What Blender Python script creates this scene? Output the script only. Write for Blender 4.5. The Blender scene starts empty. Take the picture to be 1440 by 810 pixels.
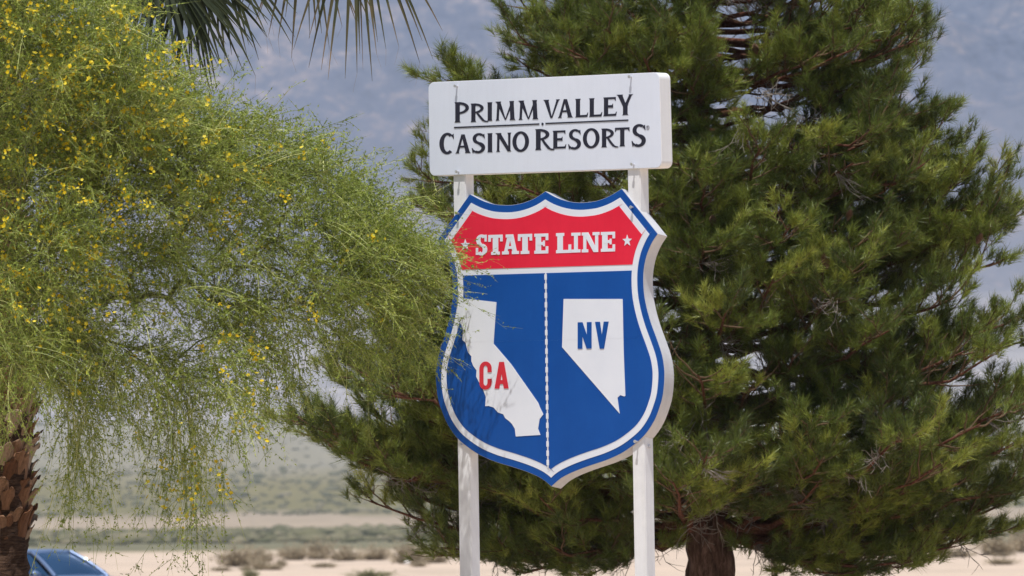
import bpy, bmesh, math, random
import numpy as np
from mathutils import Matrix, Vector
from mathutils.geometry import tessellate_polygon

# ------------------------------------------------------------------ camera, world, sun
F = 14000.0                      # focal length in pixels of the 1440 x 810 photograph
CAM_H, EYE_Y, ROLL = 1.60, 755.0, 0.0105
PITCH = math.atan((EYE_Y - 405.0) / F)
SC = bpy.context.scene
COL = SC.collection
cam_d = bpy.data.cameras.new('camera')
cam = bpy.data.objects.new('camera', cam_d); COL.objects.link(cam)
cam_d.sensor_width = 36.0
cam_d.lens = 36.0 * F / 1440.0
cam_d.clip_start = 1.0
cam_d.clip_end = 60000.0
CAM_R = Matrix.Rotation(math.pi / 2 + PITCH, 3, 'X') @ Matrix.Rotation(-ROLL, 3, 'Z')
cam.matrix_world = Matrix.Translation((0, 0, CAM_H)) @ CAM_R.to_4x4()
cam_d.dof.use_dof = True
cam_d.dof.focus_distance = 82.0
cam_d.dof.aperture_fstop = 9.0
SC.camera = cam

SUN_EL, SUN_AZ = math.radians(72), math.radians(15)      # azimuth: degrees left of straight behind the camera
sun_dir = Vector((-math.sin(SUN_AZ) * math.cos(SUN_EL), -math.cos(SUN_AZ) * math.cos(SUN_EL), math.sin(SUN_EL)))
world = bpy.data.worlds.new('World'); SC.world = world
world.use_nodes = True
wn = world.node_tree.nodes; wl = world.node_tree.links
wn.clear()
sky = wn.new('ShaderNodeTexSky'); sky.sky_type = 'NISHITA'; sky.sun_disc = False
sky.sun_elevation = SUN_EL
sky.sun_rotation = math.atan2(sun_dir.x, sun_dir.y)
sky.air_density = 1.0; sky.dust_density = 1.5
wb = wn.new('ShaderNodeBackground'); wb.inputs['Strength'].default_value = 0.108
wo = wn.new('ShaderNodeOutputWorld')
wl.new(sky.outputs[0], wb.inputs[0]); wl.new(wb.outputs[0], wo.inputs[0])
sl = bpy.data.lights.new('sun', 'SUN'); sl.energy = 4.8; sl.angle = math.radians(0.53); sl.color = (1.0, 0.975, 0.945)
so = bpy.data.objects.new('sun', sl); COL.objects.link(so)
so.rotation_euler = sun_dir.to_track_quat('Z', 'Y').to_euler()
SC.view_settings.view_transform = 'Standard'; SC.view_settings.look = 'None'
SC.view_settings.exposure = 0.07; SC.view_settings.gamma = 1.0
SC.view_settings.use_curve_mapping = False
SC.render.engine = 'CYCLES'
cy = SC.cycles
cy.max_bounces = 8; cy.diffuse_bounces = 3; cy.glossy_bounces = 2; cy.transmission_bounces = 6
cy.transparent_max_bounces = 8; cy.volume_bounces = 1
cy.use_denoising = True
try:
    cy.denoiser = 'OPENIMAGEDENOISE'
except Exception:
    pass
cy.sample_clamp_indirect = 4.0

# ------------------------------------------------------------------ helpers
CR = np.array(CAM_R)
def ray(u, v):
    return CR @ np.array([(u - 720.0) / F, (405.0 - v) / F, -1.0])
def at(u, v, Y):
    d = ray(u, v)
    return np.array([0, 0, CAM_H]) + d * (Y / d[1])
def px_height(v, Y, u=720.0):
    return at(u, v, Y)[2]

def link(o, parent=None):
    COL.objects.link(o)
    if parent is not None:
        o.parent = parent
    return o
def tag(o, label=None, cat=None, group=None, kind=None):
    if label: o['label'] = label
    if cat: o['category'] = cat
    if group: o['group'] = group
    if kind: o['kind'] = kind
    return o
def empty(name, loc, rz=0.0):
    o = bpy.data.objects.new(name, None); COL.objects.link(o)
    o.location = Vector(loc); o.rotation_euler = (0, 0, rz); o.empty_display_size = 0.2
    return o

def np_mesh(name, V, Fc, mat, tone=None, smooth=False):
    """mesh from (n,3) vertices and (m,k) faces (k = 3 or 4), optional per-face tone"""
    V = np.asarray(V, np.float32); Fc = np.asarray(Fc, np.int32)
    me = bpy.data.meshes.new(name)
    m, k = Fc.shape
    me.vertices.add(len(V)); me.vertices.foreach_set('co', V.ravel())
    me.loops.add(m * k); me.loops.foreach_set('vertex_index', Fc.ravel())
    me.polygons.add(m)
    me.polygons.foreach_set('loop_start', np.arange(0, m * k, k, dtype=np.int32))
    me.polygons.foreach_set('loop_total', np.full(m, k, np.int32))
    if smooth:
        me.polygons.foreach_set('use_smooth', np.ones(m, bool))
    if tone is not None:
        a = me.attributes.new('tone', 'FLOAT', 'FACE')
        a.data.foreach_set('value', np.asarray(tone, np.float32))
    me.update(calc_edges=True)
    if mat: me.materials.append(mat)
    return me
def np_obj(name, V, Fc, mat, parent=None, tone=None, smooth=False, kind=None):
    o = bpy.data.objects.new(name, np_mesh(name, V, Fc, mat, tone, smooth))
    link(o, parent)
    if kind: o['kind'] = kind
    return o
def bm_obj(name, bm, mat, parent=None, smooth=False):
    me = bpy.data.meshes.new(name)
    bmesh.ops.recalc_face_normals(bm, faces=bm.faces[:])
    bm.to_mesh(me); bm.free()
    if smooth:
        for p in me.polygons: p.use_smooth = True
    if mat: me.materials.append(mat)
    return link(bpy.data.objects.new(name, me), parent)

class Mat:
    def __init__(self, name):
        self.m = bpy.data.materials.new(name); self.m.use_nodes = True
        self.t = self.m.node_tree; self.n = self.t.nodes; self.l = self.t.links
        self.b = self.n['Principled BSDF']; self.out = self.n['Material Output']
    def node(self, typ, **kw):
        x = self.n.new(typ)
        for k, v in kw.items(): setattr(x, k, v)
        return x
    def noise(self, scale, detail=4, rough=0.6, vec=None):
        x = self.node('ShaderNodeTexNoise')
        x.inputs['Scale'].default_value = scale; x.inputs['Detail'].default_value = detail; x.inputs['Roughness'].default_value = rough
        if vec is not None: self.l.new(vec, x.inputs['Vector'])
        return x.outputs['Fac']
    def coord(self, which='Object', scale=None):
        tc = self.node('ShaderNodeTexCoord').outputs[which]
        if scale:
            mp = self.node('ShaderNodeMapping'); mp.inputs['Scale'].default_value = scale
            self.l.new(tc, mp.inputs['Vector']); return mp.outputs[0]
        return tc
    def ramp(self, fac, stops, interp='LINEAR'):
        r = self.node('ShaderNodeValToRGB'); r.color_ramp.interpolation = interp
        el = r.color_ramp.elements
        while len(el) > 1: el.remove(el[-1])
        el[0].position = stops[0][0]; el[0].color = (*stops[0][1], 1)
        for p, c in stops[1:]:
            e = el.new(p); e.color = (*c, 1)
        self.l.new(fac, r.inputs[0]); return r.outputs[0]
    def math(self, op, a, b=None):
        x = self.node('ShaderNodeMath', operation=op)
        for i, q in enumerate((a, b)):
            if q is None: continue
            if isinstance(q, (int, float)): x.inputs[i].default_value = q
            else: self.l.new(q, x.inputs[i])
        return x.outputs[0]
    def mix(self, fac, a, b, blend='MIX'):
        x = self.node('ShaderNodeMix', data_type='RGBA', blend_type=blend)
        for i, q in ((0, fac), (6, a), (7, b)):
            if isinstance(q, (int, float)): x.inputs[i].default_value = q
            elif isinstance(q, tuple): x.inputs[i].default_value = (*q, 1)
            else: self.l.new(q, x.inputs[i])
        return x.outputs[2]
    def bump(self, h, strength=0.3, dist=0.02):
        x = self.node('ShaderNodeBump'); x.inputs['Strength'].default_value = strength; x.inputs['Distance'].default_value = dist
        self.l.new(h, x.inputs['Height']); self.l.new(x.outputs[0], self.b.inputs['Normal'])
    def set(self, color=None, rough=None, **kw):
        if color is not None:
            if isinstance(color, tuple): self.b.inputs['Base Color'].default_value = (*color, 1)
            else: self.l.new(color, self.b.inputs['Base Color'])
        if rough is not None: self.b.inputs['Roughness'].default_value = rough
        for k, v in kw.items(): self.b.inputs[k].default_value = v
        return self

def paint(name, c1, c2, rough=0.5, scale=6.0, bump=0.0, streak=0.0, **kw):
    M = Mat(name); n = M.noise(scale, 6, 0.65, M.coord())
    c = M.ramp(n, [(0.3, c1), (0.7, c2)])
    if streak:
        v = M.noise(1.0, 6, 0.6, M.coord('Object', (26, 26, 1.1)))
        c = M.mix(streak, c, M.ramp(v, [(.40, (.62, .57, .50)), (.58, (1, 1, 1))]), 'MULTIPLY')
        w = M.noise(9.0, 8, .7, M.coord())
        c = M.mix(streak, c, M.ramp(w, [(.30, (.7, .66, .6)), (.48, (1, 1, 1)), (.70, (1.08, 1.08, 1.08))]), 'MULTIPLY')
    M.set(c, rough, **kw)
    if bump: M.bump(n, bump, 0.01)
    return M.m
def leafmat(name, stops, transl=0.35, rough=0.5, spec=0.3):
    M = Mat(name)
    a = M.node('ShaderNodeAttribute', attribute_name='tone')
    c = M.ramp(a.outputs['Fac'], stops)
    M.set(c, rough, **{'Specular IOR Level': spec})
    t = M.node('ShaderNodeBsdfTranslucent'); M.l.new(c, t.inputs[0])
    mx = M.node('ShaderNodeMixShader'); mx.inputs[0].default_value = transl
    M.l.new(M.b.outputs[0], mx.inputs[1]); M.l.new(t.outputs[0], mx.inputs[2])
    M.l.new(mx.outputs[0], M.out.inputs['Surface'])
    return M.m

rng = np.random.default_rng(7)
random.seed(11)
def unit(a):
    return a / np.maximum(np.linalg.norm(a, axis=-1, keepdims=True), 1e-9)

def tube(points, radii, sides=5):
    """one tapered tube along a polyline -> V, F(quads)"""
    P = np.asarray(points, float); R = np.asarray(radii, float); n = len(P)
    T = np.gradient(P, axis=0); T = unit(T)
    ref = np.array([0.31, 0.17, 0.93]) if abs(T[0] @ np.array([0.31, 0.17, 0.93])) < 0.9 else np.array([0.95, 0.1, 0.2])
    A = unit(np.cross(T, ref)); B = np.cross(T, A)
    an = np.arange(sides) * 2 * np.pi / sides
    ring = A[:, None, :] * np.cos(an)[None, :, None] + B[:, None, :] * np.sin(an)[None, :, None]
    V = (P[:, None, :] + ring * R[:, None, None]).reshape(-1, 3)
    i = np.arange(n - 1)[:, None] * sides; j = np.arange(sides)[None, :]; k = (j + 1) % sides
    Fq = np.stack([i + j, i + k, i + sides + k, i + sides + j], -1).reshape(-1, 4)
    return V, Fq
class Acc:
    """collects (V, F) pieces with the same face size"""
    def __init__(self): self.V = []; self.F = []; self.t = []; self.n = 0
    def add(self, V, Fc, tone=0.5):
        self.V.append(V); self.F.append(Fc + self.n); self.n += len(V)
        self.t.append(np.full(len(Fc), tone, np.float32) if np.isscalar(tone) else np.asarray(tone, np.float32))
    def obj(self, name, mat, parent=None, smooth=False, kind=None):
        return np_obj(name, np.concatenate(self.V), np.concatenate(self.F), mat, parent, np.concatenate(self.t), smooth, kind)

def ribbons(P0, D, L, w, bend, k=3, w_end=0.35):
    """N tapering ribbons; bend (N,3) is added times L t^2. returns V, F, pts(N,k+1,3), dirs"""
    N = len(P0); t = np.linspace(0, 1, k + 1)
    L = np.broadcast_to(np.asarray(L, float), (N,)); w = np.broadcast_to(np.asarray(w, float), (N,))
    pts = P0[:, None, :] + D[:, None, :] * (L[:, None] * t)[..., None] + bend[:, None, :] * (L[:, None] * t ** 2)[..., None]
    dirs = unit(D[:, None, :] + 2 * bend[:, None, :] * t[None, :, None])
    S = unit(np.cross(D, unit(rng.normal(size=(N, 3)))))
    wt = (1 - (1 - w_end) * t)[None, :] * w[:, None] * 0.5
    V = np.stack([pts - S[:, None, :] * wt[..., None], pts + S[:, None, :] * wt[..., None]], 2).reshape(-1, 3)
    base = np.arange(N)[:, None] * (2 * (k + 1)); j = np.arange(k)[None, :] * 2
    Fq = np.stack([base + j, base + j + 1, base + j + 3, base + j + 2], -1).reshape(-1, 4)
    return V, Fq, pts, dirs

# value noise for the terrain
_tab = np.random.default_rng(3).random((256, 256))
def vnoise(x, y):
    xi = np.floor(x).astype(int); yi = np.floor(y).astype(int); fx = x - xi; fy = y - yi
    fx = fx * fx * (3 - 2 * fx); fy = fy * fy * (3 - 2 * fy)
    g = lambda a, b: _tab[a & 255, b & 255]
    return (g(xi, yi) * (1 - fx) + g(xi + 1, yi) * fx) * (1 - fy) + (g(xi, yi + 1) * (1 - fx) + g(xi + 1, yi + 1) * fx) * fy
def fbm(x, y, o=5, ridged=False):
    s = 0; a = 0.5
    for i in range(o):
        n = vnoise(x * 2 ** i + 17.3 * i, y * 2 ** i + 5.1 * i)
        if ridged: n = 1 - abs(2 * n - 1)
        s = s + a * n; a *= 0.5
    return s

# ------------------------------------------------------------------ terrain
prof_y = [-400, 0, 2000, 2500, 3500, 4600, 6400, 9300, 14500, 17000, 20000]
prof_v = [None, None, None, 751, 740, 716, 652, 430, -60, -330, -150]
prof_z = []
for Y, v in zip(prof_y, prof_v):
    prof_z.append(0.0 if v is None else CAM_H + (EYE_Y - v) / F * Y)
def ground_z(X, Y):
    X = np.asarray(X, float); Y = np.asarray(Y, float)
    z = np.interp(Y, prof_y, prof_z)
    far = np.clip((Y - 2300) / 2500, 0, 1)
    z = z + far * (fbm(X / 260, Y / 260, 4) - 0.47) * 1.6
    m = np.clip((Y - 7800) / 5500, 0, 1)
    z = z + m * ((fbm(X / 1500 + 3, Y / 2100, 7, True) - 0.55) * 520 + (fbm(X / 420 + 9 + Y / 900, Y / 800, 5, True) - 0.5) * 330 + (fbm(X / 110 + Y / 260, Y / 330, 4, True) - 0.5) * 110)
    return z
tt = np.linspace(-1, 1, 321); ss = np.sign(tt) * np.abs(tt) ** 1.9
rows = np.concatenate([np.linspace(-400, 2000, 16), np.linspace(2100, 9000, 110), np.linspace(9060, 20000, 190)])
XX = ss[None, :] * (500 + 0.42 * np.maximum(rows, 0))[:, None]; YY = np.repeat(rows[:, None], len(ss), 1)
ZZ = ground_z(XX, YY)
TV = np.stack([XX, YY, ZZ], -1).reshape(-1, 3)
nc = len(ss); ii = np.arange(len(rows) - 1)[:, None] * nc; jj = np.arange(nc - 1)[None, :]
TF = np.stack([ii + jj, ii + jj + 1, ii + nc + jj + 1, ii + nc + jj], -1)
split = int(np.searchsorted(rows, 7000))

def terrain_mat():
    M = Mat('desert_soil')
    geo = M.node('ShaderNodeNewGeometry'); sep = M.node('ShaderNodeSeparateXYZ'); M.l.new(geo.outputs['Position'], sep.inputs[0])
    mp = M.node('ShaderNodeMapping'); mp.inputs['Scale'].default_value = (0.012, 0.0016, 0.0); M.l.new(geo.outputs['Position'], mp.inputs['Vector'])
    n1 = M.noise(1.0, 5, 0.6, mp.outputs[0])
    wob = M.math('MULTIPLY', M.math('SUBTRACT', n1, 0.5), 1300.0)
    y = M.math('ADD', sep.outputs['Y'], M.math('MULTIPLY', wob, M.math('MINIMUM', M.math('DIVIDE', sep.outputs['Y'], 3000.0), 1.0)))
    f = M.math('DIVIDE', y, 10000.0)
    c = M.ramp(f, [(0.0, (.52, .41, .315)), (.105, (.52, .41, .315)), (.135, (.44, .35, .25)), (.16, (.165, .15, .085)), (.30, (.155, .145, .085)), (.335, (.36, .28, .195)),
                   (.42, (.31, .245, .17)), (.46, (.16, .138, .055)), (.54, (.178, .15, .06)), (.62, (.215, .185, .11)), (.75, (.28, .26, .225)), (1.0, (.30, .275, .265))])
    mp2 = M.node('ShaderNodeMapping'); mp2.inputs['Scale'].default_value = (0.09, 0.012, 0.05); M.l.new(geo.outputs['Position'], mp2.inputs['Vector'])
    n2 = M.noise(1.0, 7, 0.7, mp2.outputs[0])
    c2 = M.mix(0.4, c, M.ramp(n2, [(.32, (.55, .55, .5)), (.5, (1, 1, 1)), (.68, (1.3, 1.25, 1.2))]), 'MULTIPLY')
    n3 = M.noise(1.7, 8, 0.7, geo.outputs['Position'])
    c3 = M.mix(0.35, c2, M.ramp(n3, [(.3, (.7, .7, .7)), (.7, (1.2, 1.2, 1.2))]), 'MULTIPLY')
    M.set(c3, 0.95, **{'Specular IOR Level': 0.1})
    M.bump(n3, 0.3, 0.05)
    return M.m
def mountain_mat():
    M = Mat('mountain_rock')
    geo = M.node('ShaderNodeNewGeometry')
    mp = M.node('ShaderNodeMapping'); mp.inputs['Scale'].default_value = (0.012, 0.003, 0.026); mp.inputs['Rotation'].default_value = (0, 0.38, 0.1)
    M.l.new(geo.outputs['Position'], mp.inputs['Vector'])
    n0 = M.noise(1.0, 10, 0.74, mp.outputs[0])
    mp3 = M.node('ShaderNodeMapping'); mp3.inputs['Scale'].default_value = (0.045, 0.010, 0.05); mp3.inputs['Rotation'].default_value = (0, -0.5, 0.3)
    M.l.new(geo.outputs['Position'], mp3.inputs['Vector'])
    n9 = M.noise(1.0, 6, 0.8, mp3.outputs[0])
    n = M.math('ADD', M.math('MULTIPLY', n0, .58), M.math('MULTIPLY', n9, .42))
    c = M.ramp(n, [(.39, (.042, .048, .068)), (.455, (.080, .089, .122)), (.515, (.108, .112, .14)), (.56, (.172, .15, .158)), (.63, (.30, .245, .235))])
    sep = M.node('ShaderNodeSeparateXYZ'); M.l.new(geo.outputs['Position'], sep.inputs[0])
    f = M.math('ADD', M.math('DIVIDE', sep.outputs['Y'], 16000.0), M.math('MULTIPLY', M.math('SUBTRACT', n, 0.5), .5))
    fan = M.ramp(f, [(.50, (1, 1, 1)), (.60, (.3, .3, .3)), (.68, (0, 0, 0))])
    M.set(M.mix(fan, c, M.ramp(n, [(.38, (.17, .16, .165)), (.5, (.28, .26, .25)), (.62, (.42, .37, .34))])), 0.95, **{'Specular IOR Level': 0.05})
    return M.m
g_o = np_obj('ground', TV, TF[:split].reshape(-1, 4), terrain_mat(), smooth=True)
tag(g_o, 'pale sandy desert floor with bands of green scrub', 'ground', kind='structure')
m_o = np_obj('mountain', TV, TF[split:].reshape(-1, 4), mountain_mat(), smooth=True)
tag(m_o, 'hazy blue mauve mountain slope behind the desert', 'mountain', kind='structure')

# ------------------------------------------------------------------ haze
bm = bmesh.new(); bmesh.ops.create_cube(bm, size=1)
bmesh.ops.scale(bm, vec=(19500, 20700, 2700), verts=bm.verts); bmesh.ops.translate(bm, vec=(0, 9900, 1340), verts=bm.verts)
HM = Mat('desert_haze'); HM.n.remove(HM.b)
pv = HM.node('ShaderNodeVolumePrincipled'); pv.inputs['Color'].default_value = (0.62, 0.76, 1.0, 1); pv.inputs['Density'].default_value = 3.2e-5
pv.inputs['Anisotropy'].default_value = 0.0
HM.l.new(pv.outputs[0], HM.out.inputs['Volume'])
haze = bm_obj('haze', bm, HM.m)
tag(haze, 'thin bluish desert haze filling the valley air', 'haze', kind='stuff')

# ------------------------------------------------------------------ the sign
D0 = 82.0
TH = math.radians(36)
EX = np.array([math.cos(TH), -math.sin(TH), 0]); EY = np.array([math.sin(TH), math.cos(TH), 0]); EZ = np.array([0, 0, 1.0])
S_top = at(770.0, 475.0, D0)
S_org = np.array([S_top[0], S_top[1], 0.0])
def unp(u, v, back=0.0):
    """photo pixel -> sign coordinates (x, z) on the plane `back` metres behind the sign face"""
    o = np.array([0, 0, CAM_H]); d = ray(u, v)
    t = ((S_org + EY * back - o) @ EY) / (d @ EY)
    p = o + d * t - S_org
    return np.array([p @ EX, p @ EZ])
sign = empty('roadside_sign', S_org, -TH)
tag(sign, 'tall white two-post roadside sign with blue and red shield and casino name board', 'sign')

white_paint = paint('white_sign_paint', (.78, .78, .78), (.84, .84, .83), 0.45, 2.5, streak=.06)
post_paint = paint('white_post_paint', (.72, .72, .73), (.80, .80, .80), 0.5, 7.0, 0.05, streak=.10)
face_paint = paint('pale_face_film', (.66, .70, .79), (.71, .745, .83), 0.5, 1.6, streak=.035)
film_white = paint('white_film', (.70, .735, .81), (.76, .79, .855), 0.4, 3.0)
film_blue = paint('blue_film', (.005, .066, .30), (.008, .082, .35), 0.45, 2.2, streak=.05, **{'Specular IOR Level': .2})
film_red = paint('red_film', (.70, .018, .048), (.78, .026, .06), 0.45, 2.2, streak=.05, **{'Specular IOR Level': .2})
film_ink = paint('dark_ink', (.012, .012, .028), (.022, .022, .04), 0.45, 8.0)
bolt_mat = paint('zinc_bolt', (.55, .55, .56), (.72, .72, .73), 0.35, 20.0, Metallic=0.6)
film_redtxt = paint('red_letter_film', (.58, .02, .04), (.64, .03, .05), 0.4, 3.0)
film_grey = paint('grey_ink', (.25, .25, .28), (.3, .3, .32), 0.5, 8.0)
seam_mat = paint('seam_shadow_gap', (.03, .06, .16), (.05, .08, .2), 0.6, 8.0)

def plate(name, polys, y_front, thick, mat, parent, step=0.0003, skew=0.0):
    """each 2-D outline (list of (x,z)) becomes a solid plate; successive outlines step forward a hair"""
    bm = bmesh.new()
    for i, pl in enumerate(polys):
        yf = y_front - i * step; yb = y_front + thick
        a = [bm.verts.new((p[0], yf, p[1])) for p in pl]
        b = [bm.verts.new((p[0], yb, p[1] + skew)) for p in pl]
        n = len(pl)
        for tri in tessellate_polygon([[Vector((p[0], p[1], 0)) for p in pl]]):
            try:
                bm.faces.new([a[q_] for q_ in tri]); bm.faces.new([b[q_] for q_ in tri[::-1]])
            except ValueError:
                pass
        for k in range(n):
            bm.faces.new((a[k], b[k], b[(k + 1) % n], a[(k + 1) % n]))
    return bm_obj(name, bm, mat, parent)

def offset_poly(P, d):
    """inward offset of a closed outline with mitred corners"""
    P = np.asarray(P, float); n = len(P)
    area = 0.5 * np.sum(P[:, 0] * np.roll(P[:, 1], -1) - np.roll(P[:, 0], -1) * P[:, 1])
    s = 1.0 if area > 0 else -1.0
    out = []
    for i in range(n):
        e1 = P[i] - P[i - 1]; e2 = P[(i + 1) % n] - P[i]
        e1 /= np.linalg.norm(e1); e2 /= np.linalg.norm(e2)
        n1 = s * np.array([-e1[1], e1[0]]); n2 = s * np.array([-e2[1], e2[0]])
        b = n1 + n2; b /= np.linalg.norm(b)
        out.append(P[i] + b * d / max(b @ n1, 0.35))
    return np.array(out)
def smooth_chain(pts, keep, per=4):
    """Catmull-Rom through an open chain, corners in `keep` stay sharp"""
    P = [np.array(p, float) for p in pts]; out = []
    for i in range(len(P) - 1):
        p1, p2 = P[i], P[i + 1]
        p0 = P[i - 1] if i > 0 and i not in keep else p1 - (p2 - p1)
        p3 = P[i + 2] if i + 2 < len(P) and (i + 1) not in keep else p2 + (p2 - p1)
        for k in range(per):
            t = k / per
            out.append(0.5 * ((2 * p1) + (p2 - p0) * t + (2 * p0 - 5 * p1 + 4 * p2 - p3) * t * t + (3 * p1 - p0 - 3 * p2 + p3) * t ** 3))
    out.append(P[-1])
    return np.array(out)
def round_quad(q, r, n=6):
    q = [np.array(p, float) for p in q]; out = []
    for i in range(4):
        p = q[i]; a = q[i - 1] - p; b = q[(i + 1) % 4] - p
        a /= np.linalg.norm(a); b /= np.linalg.norm(b)
        c = p + (a + b) * r
        p1 = p + a * r; p2 = p + b * r
        a1 = math.atan2(*(p1 - c)[::-1]); a2 = math.atan2(*(p2 - c)[::-1]); d = (a2 - a1 + math.pi) % (2 * math.pi) - math.pi
        for k in range(n + 1):
            w = a1 + d * k / n; out.append(c + r * np.array([math.cos(w), math.sin(w)]))
    return np.array(out)

def beam(name, pa, pb, w, mat, parent, y0, y1, bev=0.006):
    """square post leaning from pa (bottom, x z) to pb (top)"""
    bm = bmesh.new(); vs = []
    for (x, z) in (pa, pb):
        for dx, yy in ((0, y0), (w, y0), (w, y1), (0, y1)):
            vs.append(bm.verts.new((x + dx, yy, z)))
    for a, b, c, d in ((0, 1, 2, 3), (7, 6, 5, 4), (0, 4, 5, 1), (1, 5, 6, 2), (2, 6, 7, 3), (3, 7, 4, 0)):
        bm.faces.new((vs[a], vs[b], vs[c], vs[d]))
    bmesh.ops.bevel(bm, geom=bm.edges[:], offset=bev, segments=2, affect='EDGES')
    return bm_obj(name, bm, mat, parent)
PY0, PW = 0.014, 0.124
for (t_, b_) in (((637.2, 250), (646.3, 808)), ((882.6, 250), (892.2, 808))):
    A = unp(*t_, PY0); B = unp(*b_, PY0)
    sl_ = (B[0] - A[0]) / (B[1] - A[1])
    zt = unp(770, 150, PY0)[1]; zb = -0.4
    po = beam('post', (A[0] + (zb - A[1]) * sl_, zb), (A[0] + (zt - A[1]) * sl_, zt), PW, post_paint, sign, PY0, PY0 + PW)
    # post plate bolt on the right side below the shield
    bz = unp(900, 628, PY0)[1]; bx = A[0] + (bz - A[1]) * sl_ + PW
    bm = bmesh.new(); bmesh.ops.create_cone(bm, cap_ends=True, segments=8, radius1=0.016, radius2=0.014, depth=0.02)
    bmesh.ops.rotate(bm, matrix=Matrix.Rotation(math.pi / 2, 3, 'Y'), verts=bm.verts); bmesh.ops.translate(bm, vec=(bx + 0.006, PY0 + 0.06, bz), verts=bm.verts)
    bm_obj('bolt', bm, bolt_mat, po)

# name board
q = [unp(604.5, 247.5), unp(931.0, 236.0), unp(927.5, 101.5), unp(602.5, 115.8)]
BT = 0.150
board = plate('name_board', [round_quad(q, 0.055)], 0.0, BT, white_paint, sign)
plate('face_panel', [offset_poly(round_quad(q, 0.055), 0.004)], -0.004, 0.0038, face_paint, board)

def eyebolt(u, v, parent, front=-0.008, ln=0.030):
    x, z = unp(u, v, front)
    bm = bmesh.new()
    bmesh.ops.create_cone(bm, cap_ends=True, segments=10, radius1=0.0065, radius2=0.0065, depth=ln)
    bmesh.ops.rotate(bm, matrix=Matrix.Rotation(math.pi / 2, 3, 'X'), verts=bm.verts)
    bmesh.ops.translate(bm, vec=(x, front - ln / 2 + 0.006, z), verts=bm.verts)
    h = bmesh.ops.create_cone(bm, cap_ends=True, segments=6, radius1=0.013, radius2=0.013, depth=0.011)
    bmesh.ops.rotate(bm, matrix=Matrix.Rotation(math.pi / 2, 3, 'X'), verts=h['verts'])
    bmesh.ops.translate(bm, vec=(x, front - ln + 0.002, z), verts=h['verts'])
    return bm_obj('bolt', bm, bolt_mat, parent)
for p in ((642.5, 121), (887.5, 108), (644.7, 241.5), (891, 231)):
    eyebolt(*p, board)

# ---- glyphs: unit height, width W; lists of outlines
def bar(x0, y0, x1, y1, w0, w1=None, fl0=0.0, fl1=0.0, fh=0.09):
    """bar with level ends from (x0,y0) to (x1,y1), level width w, flared ends"""
    w1 = w0 if w1 is None else w1; n = 7; L = []; R = []
    for i in range(n + 1):
        t = i / n; t = t if 0 < t < 1 else t
        x = x0 + (x1 - x0) * t; y = y0 + (y1 - y0) * t; w = w0 + (w1 - w0) * t
        h = abs(y1 - y0) * t; g = abs(y1 - y0) * (1 - t)
        f = fl0 * max(0, 1 - h / fh) ** 2 + fl1 * max(0, 1 - g / fh) ** 2
        L.append((x - w / 2 - f, y)); R.append((x + w / 2 + f, y))
    # extra samples near the ends so the flare curves in
    return L + R[::-1]
def stem(x, w, f=0.045, y0=0.0, y1=1.0):
    ys = [0, .02, .05, .10, .5, .90, .95, .98, 1.0]; L = []; R = []
    for s in ys:
        d = min(s, 1 - s); e = f * max(0, 1 - d / 0.10) ** 2
        L.append((x - w / 2 - e, y0 + (y1 - y0) * s)); R.append((x + w / 2 + e, y0 + (y1 - y0) * s))
    return L + R[::-1]
def dstem(x0, x1, w0, w1, f0=0.045, f1=0.045, y0=0.0, y1=1.0):
    ys = [0, .02, .05, .10, .5, .90, .95, .98, 1.0]; L = []; R = []
    for s in ys:
        e = (f0 * max(0, 1 - s / 0.10) ** 2) + (f1 * max(0, 1 - (1 - s) / 0.10) ** 2)
        x = x0 + (x1 - x0) * s; w = w0 + (w1 - w0) * s
        L.append((x - w / 2 - e, y0 + (y1 - y0) * s)); R.append((x + w / 2 + e, y0 + (y1 - y0) * s))
    return L + R[::-1]
def ring(cx, cy, rx, ry, a0, a1, th, tv, n=20, t0=1.0, t1=1.0):
    """elliptic arc band; t0 / t1 scale the band's thickness at its two ends"""
    o = []; i_ = []
    for k in range(n + 1):
        f = k / n; a = math.radians(a0 + (a1 - a0) * f); s = t0 + (t1 - t0) * f
        if t0 < 1 and t1 < 1: s = t0 + (1 - t0) * math.sin(math.pi * f) ** 0.6
        o.append((cx + rx * math.cos(a), cy + ry * math.sin(a)))
        i_.append((cx + (rx - th * s) * math.cos(a), cy + (ry - tv * s) * math.sin(a)))
    return o + i_[::-1]
def rect(x0, y0, x1, y1): return [(x0, y0), (x1, y0), (x1, y1), (x0, y1)]

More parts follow.
